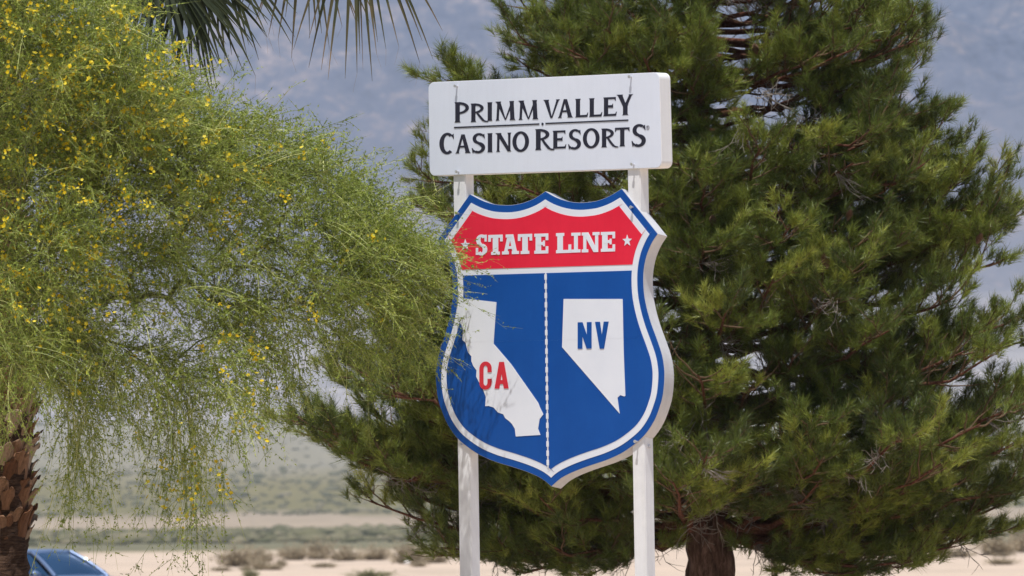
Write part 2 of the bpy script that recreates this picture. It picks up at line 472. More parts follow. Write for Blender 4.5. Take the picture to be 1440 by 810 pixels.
def serif_glyph(c, W):
    s, t = 0.275, 0.155
    if c == 'I': return [stem(W / 2, s, (W - s) / 2)]
    if c == 'P': return [stem(.05 + s / 2, s), ring(.05 + s * .7, .705, W - .05 - s * .7, .295, -100, 92, .24, .125, t0=.75)]
    if c == 'R':
        bw = W * .74
        leg = [(.05 + s + .03, .50), (.05 + s + .17, .50), (W * .62, .27), (W * .80, .07), (W, .01), (W, -.03), (W * .84, -.03), (W * .66, .04), (W * .47, .26)]
        return [stem(.05 + s / 2, s), ring(.05 + s * .7, .73, bw - .05 - s * .7, .27, -90, 92, .235, .12, t0=.8), leg]
    if c == 'L': return [stem(.05 + s / 2, s), [(.05 + s * .5, 0), (W - .05, 0), (W, .24), (W - .035, .24), (W - .11, .12), (.05 + s * .5, .11)]]
    if c == 'E': return [stem(.05 + s / 2, s), [(.1, 0), (W - .04, 0), (W, .22), (W - .035, .22), (W - .1, .115), (.1, .105)],
                         [(.1, 1), (W - .06, 1), (W - .06, .80), (W - .09, .80), (W - .15, .895), (.1, .895)], [(.1, .47), (W * .70, .43), (W * .73, .43), (W * .73, .65), (W * .70, .65), (W * .66, .58), (.1, .575)]]
    if c == 'M': return [dstem(.06 + t / 2, .13 + t / 2, t, t, .05, 0.0), dstem(W * .5, .18, .06, s, 0, .05, .02, 1), dstem(W * .5, W - .19, .07, t * .9, 0, 0, .02, 1),
                         dstem(W - .06 - s / 2, W - .15 - s / 2 + .04, s, s * .9, .05, .03)]
    if c == 'V': return [dstem(W * .50, .05 + s / 2, .10, s, 0, .055), dstem(W * .53, W - .07, .08, t, 0, .055)]
    if c == 'A': return [dstem(W - .05 - s / 2, W * .50, s, s * .75, .05, 0), dstem(.05 + t / 2, W * .46, t, t * .9, .055, 0), rect(W * .26, .30, W * .70, .40)]
    if c == 'Y': return [stem(W * .56, s, .05, 0, .5), dstem(W * .54, .06 + s / 2, s * .8, s, 0, .06, .40, 1), dstem(W * .58, W - .08, s * .7, t, 0, .06, .44, 1)]
    if c == 'N': return [dstem(.05 + t / 2, .07 + t / 2, t, t, .05, 0.03), dstem(W - .12, .14, s * .85, s, 0, .06), dstem(W - .05 - t / 2, W - .05 - t / 2, t * .9, t, 0, .05)]
    if c == 'O': return [ring(W / 2, .5, W / 2, .53, 0, 360, .25, .125, 44)]
    if c == 'C': return [ring(W * .54, .5, W * .54, .53, 52, 308, .27, .135, 36, .88, .88), [(W * .80, .87), (W * .985, .97), (W, .72), (W * .955, .72), (W * .90, .82)]]
    if c == 'S': return [ring(W * .52, .74, W * .46, .285, 48, 265, .235, .13, 24, .88, 1.0), ring(W * .48, .265, W * .50, .295, -128, 88, .245, .135, 24, .88, 1.0),
                         [(W * .20, .70), (W * .40, .60), (W * .80, .44), (W * .86, .36), (W * .72, .28), (W * .55, .40), (W * .22, .55), (W * .13, .64)],
                         [(W * .72, .88), (W * .92, .98), (W * .96, .74), (W * .92, .74), (W * .86, .82)], [(W * .28, .10), (W * .06, .0), (0, .26), (.04, .26), (W * .13, .17)]]
    if c == 'T': return [stem(W / 2, s), [(0, 1.0), (W, 1.0), (W, .78), (W - .03, .78), (W - .10, .89), (.10, .89), (.03, .78), (0, .78)]]
def slab_glyph(c, W):
    s, b = min(.34, W * .42), .155
    st = lambda x, y0=0, y1=1: rect(x - s / 2, y0, x + s / 2, y1)
    if c == 'T': return [st(W / 2), rect(0, 1 - b, W, 1), rect(0, .66, .16, .9), rect(W - .16, .66, W, .9), rect(W * .2, 0, W * .8, b)]
    if c == 'I': return [st(W / 2), rect(0, 0, W, b), rect(0, 1 - b, W, 1)]
    if c == 'L': return [st(.08 + s / 2), rect(0, 0, W, b), rect(0, 1 - b, .16 + s, 1), rect(W - .17, .05, W, .42)]
    if c == 'E': return [st(.08 + s / 2), rect(0, 0, W, b), rect(0, 1 - b, W, 1), rect(W - .16, .05, W, .36), rect(W - .16, .66, W, .95), rect(.2, .43, W * .70, .58), rect(W * .62, .36, W * .76, .65)]
    if c == 'N': return [rect(.09, 0, .09 + .19, 1), rect(W - .27, .0, W - .08, 1), rect(0, 0, .40, b), rect(0, 1 - b, .36, 1), rect(W - .42, 1 - b, W, 1),
                         [(.08, 1), (.40, 1), (W - .08, 0), (W - .36, 0)]]
    if c == 'A': return [[(.10, .02), (.31, .02), (W * .5 + .06, 1), (W * .5 - .17, 1)], [(W - .38, .02), (W - .10, .02), (W * .5 + .17, 1), (W * .5 - .1, 1)], rect(0, 0, W * .40, b), rect(W * .58, 0, W, b),
                         rect(W * .3, .27, W * .72, .41), rect(W * .22, 1 - b, W * .62, 1)]
    if c == 'S': return [ring(W * .5, .735, W * .48, .275, 35, 268, .26, .14, 24), ring(W * .5, .27, W * .5, .285, -145, 88, .27, .145, 24), [(W * .1, .66), (W * .42, .60), (W * .9, .40), (W * .88, .3), (W * .6, .36), (W * .1, .56)],
                         rect(W * .76, .66, W * .96, .99), rect(.0, .02, W * .2, .36)]
def sans_glyph(c, W):
    s = .27 * W + .045
    if c == 'N': return [rect(0, 0, s, 1), rect(W - s, 0, W, 1), [(0, 1), (s * 1.02, 1), (W, 0), (W - s * 1.02, 0)]]
    if c == 'V': return [[(0, 1), (s * 1.05, 1), (W * .5 + s * .42, 0), (W * .5 - s * .46, 0)], [(W - s * 1.05, 1), (W, 1), (W * .5 + s * .46, 0), (W * .5 - s * .42, 0)]]
    if c == 'A': return [[(0, 0), (s, 0), (W * .5 + s * .38, 1), (W * .5 - s * .5, 1)], [(W - s, 0), (W, 0), (W * .5 + s * .5, 1), (W * .5 - s * .38, 1)], rect(W * .25, .17, W * .75, .32)]
    if c == 'C': return [ring(W / 2, .76, W / 2, .26, 0, 180, s * .95, .15), ring(W / 2, .24, W / 2, .26, 180, 360, s * .95, .15), rect(0, .23, s * .95, .77), rect(W - s * .95, .62, W, .77), rect(W - s * .95, .23, W, .38)]
def letter(fn, c, box, crop, mat, parent, y_front):
    """box = x0, x1, y_top, y_bottom in the crop (ox, oy, scale)"""
    ox, oy, k = crop; x0, x1, yt, yb = [box[0] / k + ox, box[1] / k + ox, box[2] / k + oy, box[3] / k + oy]
    ym = (yt + yb) / 2; xm = (x0 + x1) / 2
    X0 = unp(x0, ym)[0]; X1 = unp(x1, ym)[0]; Zt = unp(xm, yt); Zb = unp(xm, yb)
    h = Zt[1] - Zb[1]; W = (X1 - X0) / h; lean = (Zt[0] - Zb[0]) / h
    polys = [[(X0 + (px + lean * 0.5 * (2 * py - 1)) * h, Zb[1] + py * h) for px, py in pl] for pl in fn(c, W)]
    return plate('letter', polys, y_front + .0012, 0.0022, mat, parent, 0.00028)
CF = (610, 120, 7.3625); CG = (750, 120, 7.3647)
for c, b in (('P', (218, 368, 172, 383)), ('R', (385, 568, 185, 377)), ('I', (558, 610, 175, 368)), ('M', (642, 850, 165, 362)), ('M', (880, 1088, 155, 354)),
             ('C', (62, 212, 497, 708)), ('A', (228, 386, 508, 702)), ('S', (398, 538, 499, 698)), ('I', (560, 612, 495, 693)), ('N', (650, 806, 492, 686)), ('O', (818, 990, 482, 684))):
    letter(serif_glyph, c, b, CF, film_ink, board, -0.0075)
for c, b in (('V', (108, 270, 148, 340)), ('A', (258, 415, 143, 335)), ('L', (437, 572, 138, 330)), ('L', (580, 718, 132, 325)), ('E', (727, 868, 123, 318)), ('Y', (865, 1028, 95, 308)),
             ('R', (22, 222, 450, 668)), ('E', (203, 345, 468, 655)), ('S', (365, 500, 458, 660)), ('O', (517, 690, 449, 648)), ('R', (707, 884, 445, 640)), ('T', (850, 1000, 437, 632)), ('S', (1022, 1172, 406, 632))):
    letter(serif_glyph, c, b, CG, film_ink, board, -0.0075)
def line_poly(crop, a, b, th):
    ox, oy, k = crop
    A = unp(a[0] / k + ox, a[1] / k + oy); B = unp(b[0] / k + ox, b[1] / k + oy)
    return [(A[0], A[1] - th / 2), (B[0], B[1] - th / 2), (B[0], B[1] + th / 2), (A[0], A[1] + th / 2)]
plate('rule_line', [line_poly(CF, (215, 437), (1097, 400), 0.0115)], -0.0075, 0.004, film_ink, board)
plate('rule_line', [line_poly(CG, (130, 395), (988, 360), 0.0115)], -0.0075, 0.004, film_ink, board)
def disc(c, r, n=20): return [(c[0] + r * math.cos(k * 2 * math.pi / n), c[1] + r * math.sin(k * 2 * math.pi / n)) for k in range(n)]
plate('rule_dot', [disc(unp(763.5, 174.4), 0.011)], -0.0075, 0.004, film_ink, board)
rc = unp(911.6, 179.1)
rr = 0.0165
plate('registered_mark', [ring(rc[0], rc[1], rr, rr, 0, 360, .003, .003, 24), rect(rc[0] - .006, rc[1] - .008, rc[0] - .003, rc[1] + .008),
                          ring(rc[0] - .004, rc[1] + .004, .009, .0045, -90, 90, .003, .002, 8), [(rc[0] - .002, rc[1]), (rc[0] + .001, rc[1]), (rc[0] + .007, rc[1] - .008), (rc[0] + .004, rc[1] - .008)]], -0.0075, 0.004, film_grey, board)

# shield
out_px = [(767.2, 269.0), (782.2, 277.4), (798.9, 282.9), (815.6, 284.9), (832.2, 283.6), (843.3, 281.2), (857.2, 275.6), (874.6, 265.3), (925.3, 328.8),
          (918.3, 339.2), (912.6, 351.0), (908.1, 364.8), (905.2, 384.6), (905.7, 409.3), (909.4, 431.5), (915.6, 453.7), (923.7, 475.9), (930.4, 495.7), (933.8, 513.0), (934.8, 530.2),
          (932.6, 554.8), (927.6, 573.3), (920.2, 591.9), (908.1, 610.4), (893.3, 624.3), (874.8, 637.2), (852.6, 647.4), (830.4, 654.8), (808.1, 663.1), (789.6, 672.4), (775.7, 684.1)]
R_ = np.array([unp(*p) for p in out_px])
ax_t, ax_b = R_[0], R_[-1]
def axis_x(z): return ax_t[0] + (ax_b[0] - ax_t[0]) * (z - ax_t[1]) / (ax_b[1] - ax_t[1])
half = smooth_chain(R_, {0, 7, 8, len(R_) - 1}, 3)
lean_s = (ax_b[0] - ax_t[0]) / (ax_b[1] - ax_t[1])
left = np.array([[2 * axis_x(p[1]) - p[0], p[1]] for p in half[1:-1]])[::-1]
outline = np.concatenate([half, left])                        # clockwise from the top middle
shaded_return = paint('shade_grey_return', (.50, .50, .52), (.60, .60, .61), 0.5, 2.5, streak=.15)  # shade on the shield's side walls put into the grey, plus dirt streaks
shield = plate('shield', [outline], 0.0, 0.131, shaded_return, sign, skew=-0.018)
plate('blue_border', [offset_poly(outline, 0.003)], -0.004, 0.0038, film_blue, shield)
w_out = offset_poly(outline, 0.060)
plate('white_border', [w_out], -0.0065, 0.002, film_white, shield)
inner = offset_poly(outline, 0.116)
z_red = unp(769.5, 375.6)[1]; z_blue = unp(769.7, 384.0)[1]; z_seam = unp(770, 478.5)[1]
def clip(poly, z, above, slope=0.0):
    out = []; P = [np.array(p) for p in poly]
    g = lambda p: (p[1] - z - slope * (p[0] - axis_x(z))) * (1 if above else -1)
    for i in range(len(P)):
        a, b = P[i - 1], P[i]; ga, gb = g(a), g(b)
        if (ga >= 0) != (gb >= 0): out.append(a + (b - a) * ga / (ga - gb))
        if gb >= 0: out.append(b)
    return np.array(out)
plate('red_field', [clip(inner, z_red, True)], -0.009, 0.002, film_red, shield)
blue_low = clip(inner, z_blue, False)
plate('blue_field', [clip(blue_low, z_seam + 0.0001, True)], -0.009, 0.002, film_blue, shield)
plate('blue_field', [clip(blue_low, z_seam - 0.0001, False)], -0.0085, 0.0015, film_blue, shield)

CH = (630, 300, 5.3333)
for c, b in (('S', (215, 300, 160, 314)), ('T', (308, 416, 161, 311)), ('A', (411, 538, 158, 307)), ('T', (530, 637, 155, 305)), ('E', (653, 758, 152, 302)),
             ('L', (816, 930, 147, 298)), ('I', (931, 999, 145, 294)), ('N', (1009, 1142, 142, 292)), ('E', (1152, 1259, 139, 287))):
    letter(slab_glyph, c, b, CH, film_white, shield, -0.0125)
def star(cx, cy):
    c = unp(cx, cy); r = 0.050
    return [(c[0] + (r if k % 2 == 0 else r * .42) * math.sin(k * math.pi / 5), c[1] + (r if k % 2 == 0 else r * .42) * math.cos(k * math.pi / 5)) for k in range(10)]
plate('star', [star(655.4, 344.6)], -0.0125, 0.003, film_white, shield)
plate('star', [star(883.1, 338.6)], -0.0125, 0.003, film_white, shield)
ca = [(80, 35), (255, 55), (240, 270), (330, 375), (470, 575), (480, 600), (497, 635), (478, 660), (470, 710), (482, 742), (355, 750), (350, 710), (335, 685), (320, 670), (300, 655), (290, 635), (262, 625), (240, 600), (215, 592), (197, 593), (200, 545),
      (185, 505), (165, 470), (150, 440), (152, 408), (135, 385), (125, 360), (125, 335), (108, 315), (95, 265), (78, 250), (82, 200), (74, 175), (62, 150), (72, 115), (78, 70)]
nv = [(62, 47), (435, 47), (442, 400), (452, 660), (445, 664), (420, 655), (402, 672), (416, 772), (52, 352)]
def split_plate(name, poly):
    plate(name, [clip(poly, z_seam + 0.0001, True)], -0.0125, 0.003, film_white, shield)
    plate(name, [clip(poly, z_seam - 0.0001, False)], -0.0120, 0.003, film_white, shield)
split_plate('california_outline', [unp(630 + a / 3.68, 410 + b / 3.68) for a, b in ca])
split_plate('nevada_outline', [unp(780 + a / 4.5, 410 + b / 4.5) for a, b in nv])
CD = (630, 410, 3.68); CE = (780, 410, 4.5)
letter(sans_glyph, 'C', (168, 231, 365, 505), CD, film_redtxt, shield, -0.0165)
letter(sans_glyph, 'A', (246, 319, 364, 502), CD, film_redtxt, shield, -0.0165)
letter(sans_glyph, 'N', (152, 240, 194, 362), CE, film_blue, shield, -0.0165)
letter(sans_glyph, 'V', (262, 348, 191, 362), CE, film_blue, shield, -0.0165)
La = unp(768.6, 384.0); Lb = unp(771.8, 658.0)
plate('centre_line', [[(La[0] - .006, La[1] + .004), (La[0] + .006, La[1] + .004), (Lb[0] + .006, Lb[1]), (Lb[0] - .006, Lb[1])]], -0.0125, 0.003, film_white, shield)
nd = 21
for k in range(nd):
    a = La + (Lb - La) * ((k + 0.12) / nd); b = La + (Lb - La) * ((k + 0.72) / nd)
    plate('dash', [[(a[0] - .0125, a[1]), (a[0] + .0125, a[1]), (b[0] + .0125, b[1]), (b[0] - .0125, b[1])]], -0.0145, 0.0018, film_white, shield)
for p in ((644.7, 299.8), (889.6, 291.4), (650.2, 625.0), (895.6, 620.8)):
    eyebolt(*p, shield)

# ------------------------------------------------------------------ pine tree
bark_pine = None
def bark(name, c0, c1, c2, vs=(9, 9, 2.2), strength=0.9):
    M = Mat(name); co = M.coord('Object', vs)
    n = M.noise(2.0, 8, 0.7, co)
    M.set(M.ramp(n, [(.32, c0), (.5, c1), (.68, c2)]), 0.9, **{'Specular IOR Level': 0.15}); M.bump(n, strength, 0.05)
    return M.m
pine_bark = bark('pine_bark', (.035, .022, .016), (.105, .062, .045), (.23, .15, .115))
pine_limb = bark('pine_limb_bark', (.045, .02, .013), (.12, .048, .03), (.21, .105, .07), (14, 14, 14), 0.6)
dead_mat = paint('dead_twig_wood', (.15, .125, .10), (.32, .28, .24), 0.9, 6.0)
needle_mat = leafmat('pine_needles', [(0.0, (.16, .115, .05)), (.08, (.15, .125, .045)), (.12, (.055, .074, .016)), (.45, (.116, .155, .024)), (.8, (.220, .260, .040)), (1.0, (.34, .36, .062))], 0.18, 0.42, 0.35)
PYd = 100.0
env_v = [-360, -260, -150, -60, 0, 60, 120, 160, 210, 260, 310, 360, 400, 450, 500, 560, 600, 640, 690, 730, 760, 790, 810]
env_l = [955, 890, 825, 770, 742, 738, 715, 640, 600, 592, 585, 575, 540, 490, 455, 440, 415, 450, 490, 550, 610, 640, 660]
env_r = [1025, 1090, 1180, 1250, 1285, 1298, 1308, 1325, 1352, 1395, 1432, 1425, 1410, 1450, 1490, 1510, 1520, 1515, 1490, 1440, 1370, 1270, 1210]
k_px = F / PYd
tx0 = at(997, 810, PYd)[0]
def trunk_x(z): return tx0 - 0.015 * z
env_z = np.array([at(720, v, PYd)[2] for v in env_v])
el = np.array([at(u, v, PYd)[0] for u, v in zip(env_l, env_v)]); er = np.array([at(u, v, PYd)[0] for u, v in zip(env_r, env_v)])
o_ = np.argsort(env_z); env_z, el, er = env_z[o_], el[o_], er[o_]
pine = empty('pine_tree', (tx0, PYd, 0))
tag(pine, 'large bushy green pine tree with reddish limbs behind the sign', 'tree')
PO = np.array([tx0, PYd, 0])
ztop = env_z[-1]
zs = np.linspace(-0.2, ztop + .1, 26)
tp = np.array([[trunk_x(z) + 0.04 * math.sin(z * 1.3), PYd + 0.05 * math.cos(z * 1.1), z] for z in zs])
tr = np.interp(zs, [-.2, .0, .6, 1.2, 3, 6, ztop], [.40, .33, .265, .245, .19, .11, .015])
def rough_tube(P, R, sides, amp, seed):
    V, Fq = tube(P, R, sides); r = np.random.default_rng(seed)
    n = len(P); ax = np.repeat(P, sides, 0)
    ang = np.tile(np.arange(sides), n); lev = np.repeat(np.arange(n), sides)
    k = 1 + amp * (vnoise(ang * 0.9 + 3, lev * 0.45) - .5) * 2 + amp * .5 * r.normal(size=len(V))
    return ax + (V - ax) * k[:, None], Fq
zs2 = np.linspace(-.2, ztop + .1, 90); tp2 = np.stack([np.interp(zs2, zs, tp[:, i]) for i in range(3)], 1)
V, Fq = rough_tube(tp2, np.interp(zs2, zs, tr), 22, 0.10, 5)
np_obj('trunk', V - PO, Fq, pine_bark, pine, smooth=True)

tuft_c, tuft_a, tuft_s, tuft_t = [], [], [], []
cur_tone = [.5]; gap_t = [.27]
twig_acc, dead_acc = Acc(), Acc()
limb_list = []
def radius_at(z, phi):
    xl = trunk_x(z) - np.interp(z, env_z, el); xr = np.interp(z, env_z, er) - trunk_x(z)
    c = math.cos(phi); rx = xr if c > 0 else xl
    rd = 0.42 * (xl + xr)
    return 1.0 / math.sqrt((c / rx) ** 2 + (math.sin(phi) / rd) ** 2)
def branch_path(p0, p1, sag, n=7):
    t = np.linspace(0, 1, n)[:, None]
    P = p0 + (p1 - p0) * t
    P[:, 2] += (sag * (4 * t * (t - 1))).ravel()
    wob = rng.normal(size=(n, 3)) * np.linalg.norm(p1 - p0) * 0.018; wob[0] = 0; wob[-1] = 0
    return P + wob
def path_at(P, t):
    s = t * (len(P) - 1); i = min(int(s), len(P) - 2); f = s - i
    return P[i] * (1 - f) + P[i + 1] * f, unit(P[i + 1] - P[i])
def add_twig(p, d, ln, tufts):
    g = vnoise(np.array([p[0] * 1.9 + p[1] * .8]), np.array([p[2] * 2.1 - p[1] * 1.1 + 40]))[0]
    if g < gap_t[0]: return
    if g > .62: tufts += 1
    q1 = p + d * ln + np.array([0, 0, 0.10 * ln]); P = branch_path(p, q1, 0.03 * ln, 4)
    twig_acc.add(*tube(P, [.006, .005, .004, .003], 3), rng.random())
    for k in range(tufts):
        t = 1.0 - 0.55 * k / max(tufts, 1) - 0.05 * rng.random()
        c, dd = path_at(P, min(max(t, 0), .999))
        a = unit(dd + np.array([0, 0, .35]) + rng.normal(size=3) * .28)
        tuft_c.append(c + rng.normal(size=3) * .02); tuft_a.append(a); tuft_s.append(rng.uniform(.8, 1.2) * (1.0 if k == 0 else .88)); tuft_t.append(cur_tone[0])
def dead_spray(p, d, ln):
    for k in range(random.randint(6, 11)):
        dd = unit(d + rng.normal(size=3) * .55); l = ln * rng.uniform(.4, 1)
        P = branch_path(p, p + dd * l + np.array([0, 0, -.12 * l]), .05 * l, 5) + rng.normal(size=(5, 3)) * .012
        dead_acc.add(*tube(P, [.005, .0045, .004, .003, .002], 3), rng.random())
        for j in range(3):
            c, d2 = path_at(P, rng.uniform(.3, .9)); e = unit(d2 + rng.normal(size=3) * .8); l2 = l * rng.uniform(.2, .45)
            Q = branch_path(c, c + e * l2, .04 * l2, 4); dead_acc.add(*tube(Q, [.0033, .003, .0022, .0015], 3), rng.random())
def grow_limb(p0, p1, detail=1.0, sag=None, bare=0.18):
    L = np.linalg.norm(p1 - p0); P = branch_path(p0, p1, 0.07 * L if sag is None else sag, 9)
    r0 = 0.014 + 0.012 * L
    limb_list.append((P, np.linspace(r0, .008, 9)))
    nsec = max(4, int(L * 5.0 * detail)); side = 1
    for k in range(nsec):
        t = bare + (1 - bare) * (k + rng.random() * .6) / nsec
        c, d = path_at(P, min(t, .995)); side = -side
        lat = unit(np.cross(d, [0, 0, 1.0])) * side
        sd = unit(d * rng.uniform(.5, 1.0) + lat * rng.uniform(.5, 1.0) + np.array([0, 0, rng.uniform(-.25, .95)]))
        cur_tone[0] = float(np.clip(rng.normal(.5, .22), .14, .98))
        sl_ = (0.30 + 0.24 * L * (1 - t)) * rng.uniform(.7, 1.25)
        if t < bare + .15 and rng.random() < .5:
            dead_spray(c, sd, sl_ * .8); continue
        S = branch_path(c, c + sd * sl_ + np.array([0, 0, .08 * sl_]), .06 * sl_, 5)
        twig_acc.add(*tube(S, np.linspace(.012, .005, 5), 4), rng.random())
        if rng.random() < .05: dead_spray(c, unit(sd + [0, 0, -.6]), .45)
        nt = max(3, int(sl_ * 11 * detail)); ts = 1
        for j in range(nt):
            tt_ = .22 + .78 * (j + rng.random() * .5) / nt; ts = -ts
            cc, dd = path_at(S, min(tt_, .995))
            l2 = unit(np.cross(dd, [0, 0, 1.0])) * ts
            td = unit(dd * .8 + l2 * rng.uniform(.3, .9) + np.array([0, 0, rng.uniform(-.2, .6)]))
            add_twig(cc, td, rng.uniform(.14, .30), 3 if detail > .7 else 2)
        add_twig(S[-1], unit(S[-1] - S[-2]), .2, 3)
    add_twig(P[-1], unit(P[-1] - P[-2]), .25, 3)
z0p = at(720, 742, PYd)[2]; z_open = at(720, 690, PYd)[2]
n_prim = 150; phi = 0.4
for k in range(n_prim):
    z_tip = z0p + (ztop - .3 - z0p) * (k + rng.random() * .8) / n_prim
    phi += 2.39996 + rng.normal() * .25
    visible = z_tip < at(720, -60, PYd)[2]
    if z_tip < z_open and abs(math.cos(phi)) < .75: continue
    r = radius_at(z_tip, phi) * (rng.uniform(.84, .99) if k % 3 else rng.uniform(.5, .75))
    zb_ = max(z_tip - 0.16 * r, 1.72)
    tip = np.array([trunk_x(z_tip) + r * math.cos(phi), PYd + r * math.sin(phi), z_tip])
    base = np.array([trunk_x(zb_), PYd, zb_])
    det = (1.0 if math.sin(phi) < .35 else .72) if visible else .62
    grow_limb(base, tip, det * 1.15, bare=.40)
gap_t[0] = .05
# limbs whose tips show on the outline of the crown: (pixel of the tip, depth offset)
for (u, v, dy) in ((637, 116, -.4), (602, 255, -.5), (596, 300, .3), (612, 225, .1), (625, 300, -.9), (640, 180, .2), (1265, 75, .6), (1310, 175, -.2), (1330, 255, .3), (1270, 250, -.9), (1390, 330, -.2), (1348, 218, .2), (1412, 262, -.3), (1425, 308, .4), (1398, 370, -.6), (1425, 452, -.8), (1436, 480, .2), (412, 592, -.6), (432, 612, .2), (470, 520, .4),
                   (520, 705, -.3), (560, 660, .5), (620, 770, -.5), (700, 775, -.9), (780, 770, -1.2), (830, 735, -.4), (1180, 775, -.9), (1260, 790, .1), (1320, 745, -.5), (1430, 700, .3), (925, 630, -2.2), (945, 690, -1.8), (1010, 625, -2.1), (1110, 320, -2.4), (1020, 440, -2.6), (1400, 590, -.5), (1090, 745, 1.4), (745, 40, -.3), (740, 85, .4), (1295, 60, .2), (930, 560, -2.4), (990, 350, -2.3), (1180, 420, -2.2),
                   (1440, 620, -1.0), (1350, 680, -1.2), (1260, 640, -1.8), (1150, 680, -2.0), (690, 690, -1.2), (760, 700, -1.7), (1300, 230, -1.2), (1230, 180, -1.5), (1340, 420, -1.2), (1185, -15, -.4), (1235, 25, .1), (1272, 45, -.5), (1282, 100, -.3), (1200, 70, -1.2), (1245, 135, -.9), (725, 10, -.2), (735, 62, -.7), (765, 30, -.9), (800, 70, -1.4), (850, 40, -1.6), (905, 80, -1.9), (1210, 802, -.6), (1285, 788, -1.0), (1345, 768, -.3), (705, 788, -.6), (800, 782, -1.0), (610, 782, .2), (1405, 742, .2), (1120, 770, -.9)):
    tip = at(u, v, PYd + dy); r = math.hypot(tip[0] - trunk_x(tip[2]), dy)
    zb_ = max(tip[2] - .14 * r, 1.72)
    grow_limb(np.array([trunk_x(zb_), PYd, zb_]), tip, 1.0, bare=.82 if u == 637 else .35)
gap_t[0] = .22; nfill = 0
while nfill < 82:
    v = rng.uniform(-70, 765); u = rng.uniform(400, 1470)
    tip = at(u, v, PYd); x = tip[0]; z = tip[2]
    xl = np.interp(z, env_z, el) + .15; xr = np.interp(z, env_z, er) - .15
    if not xl < x < xr: continue
    c_ = trunk_x(z); q_ = (x - c_) / ((xr - c_) if x > c_ else (c_ - xl))
    if abs(q_) < .3 and v > 600: continue
    if v > 700 and abs(q_) < .5: continue
    if 840 < u < 900 and 690 < v: continue
    dy = -.42 * (xr - xl) * math.sqrt(max(0, 1 - q_ * q_)) * rng.uniform(.35, .95) * (1 if rng.random() < .8 else -1)
    tip = at(u, v, PYd + dy); r = math.hypot(tip[0] - c_, dy)
    zb_ = max(tip[2] - .14 * r, 1.72)
    grow_limb(np.array([trunk_x(zb_), PYd, zb_]), tip, 1.05, bare=.5); nfill += 1
for (u, v, dy) in ((965, 615, -2.4), (985, 640, -2.3), (1075, 130, -1.7), (1045, 175, -1.8)):
    dead_spray(at(u, v, PYd + dy), unit(np.array([rng.normal() * .6, -.3, -.2])), .5)
for P, R in limb_list:
    V, Fq = tube(P, R, 7)
    np_obj('limb', V - PO, Fq, pine_limb, pine, smooth=True)
twig_acc.V = [v - PO for v in twig_acc.V]; dead_acc.V = [v - PO for v in dead_acc.V]
pine_twig = bark('pine_twig_bark', (.05, .03, .018), (.11, .07, .04), (.19, .13, .08), (20, 20, 20), .3)
twig_acc.obj('twigs', pine_twig, pine, kind='stuff')
dead_acc.obj('dead_twigs', dead_mat, pine, kind='stuff')

def needles(C, A, S, per, ln, wd, org, tone_shift=None):
    N = len(C); C = np.repeat(C, per, 0); A = np.repeat(A, per, 0); S = np.repeat(S, per)
    M_ = N * per
    rv = unit(rng.normal(size=(M_, 3))); pr = unit(rv - A * np.sum(rv * A, 1, keepdims=True))
    th = np.radians(rng.uniform(8, 60, M_))[:, None]
    d = unit(A * np.cos(th) + pr * np.sin(th) + np.array([0, 0, -.06]))
    st = C - A * (rng.random(M_) * .10 * S)[:, None]
    L = ln * S * rng.uniform(.75, 1.15, M_)
    s = unit(np.cross(d, rng.normal(size=(M_, 3)))) * wd / 2
    V = np.stack([st - s, st + s, st + d * L[:, None]], 1).reshape(-1, 3) - org
    Fc = np.arange(M_ * 3).reshape(-1, 3)
    tone = np.repeat(np.clip(rng.normal(.5, .17, N), .12, 1), per) if tone_shift is None else np.repeat(tone_shift, per)
    tone = np.clip(tone + rng.normal(0, .12, M_), .12, 1); tone[rng.random(M_) < .03] = 0.04
    return V, Fc, tone
V, Fc, tone = needles(np.array(tuft_c), np.array(tuft_a), np.array(tuft_s), 34, .135, .0058, PO, np.clip(np.array(tuft_t) + rng.normal(0, .1, len(tuft_c)), .12, 1))
np_obj('needles', V, Fc, needle_mat, pine, tone, kind='stuff')
cone_mat = paint('pine_cone_scales', (.10, .05, .03), (.24, .14, .09), .8, 60)
def cone_mesh():
    V = []; Fc = []
    for r_ in range(9):
        z = -.055 + .0125 * r_; R = .030 * math.sin(math.pi * (r_ + 1.2) / 10.5) + .004
        for a in range(8):
            w = (a + .5 * (r_ % 2)) * math.pi / 4; w1 = w - .36; w2 = w + .36; i = len(V)
            V += [(R * .5 * math.cos(w1), R * .5 * math.sin(w1), z - .006), (R * .5 * math.cos(w2), R * .5 * math.sin(w2), z - .006), (R * 1.15 * math.cos(w2), R * 1.15 * math.sin(w2), z + .008), (R * 1.15 * math.cos(w1), R * 1.15 * math.sin(w1), z + .008)]
            Fc.append((i, i + 1, i + 2, i + 3))
    return np_mesh('pine_cone', np.array(V), np.array(Fc), cone_mat)
cme = cone_mesh()
tc = np.array(tuft_c)
for (u, v) in ((1158, 356), (1161, 372), (1366, 333), (1055, 60), (770, 190), (1210, 290), (1010, 300)):
    tgt = at(u, v, PYd - 2.0); near = tc[np.argmin(np.linalg.norm((tc - tgt) * [1, .25, 1], axis=1))]
    o = bpy.data.objects.new('pine_cone', cme); link(o, pine); o.location = Vector(near - PO + np.array([0, -.02, -.03])); o.rotation_euler = (random.uniform(-.5, .5), random.uniform(-.5, .5), 0)

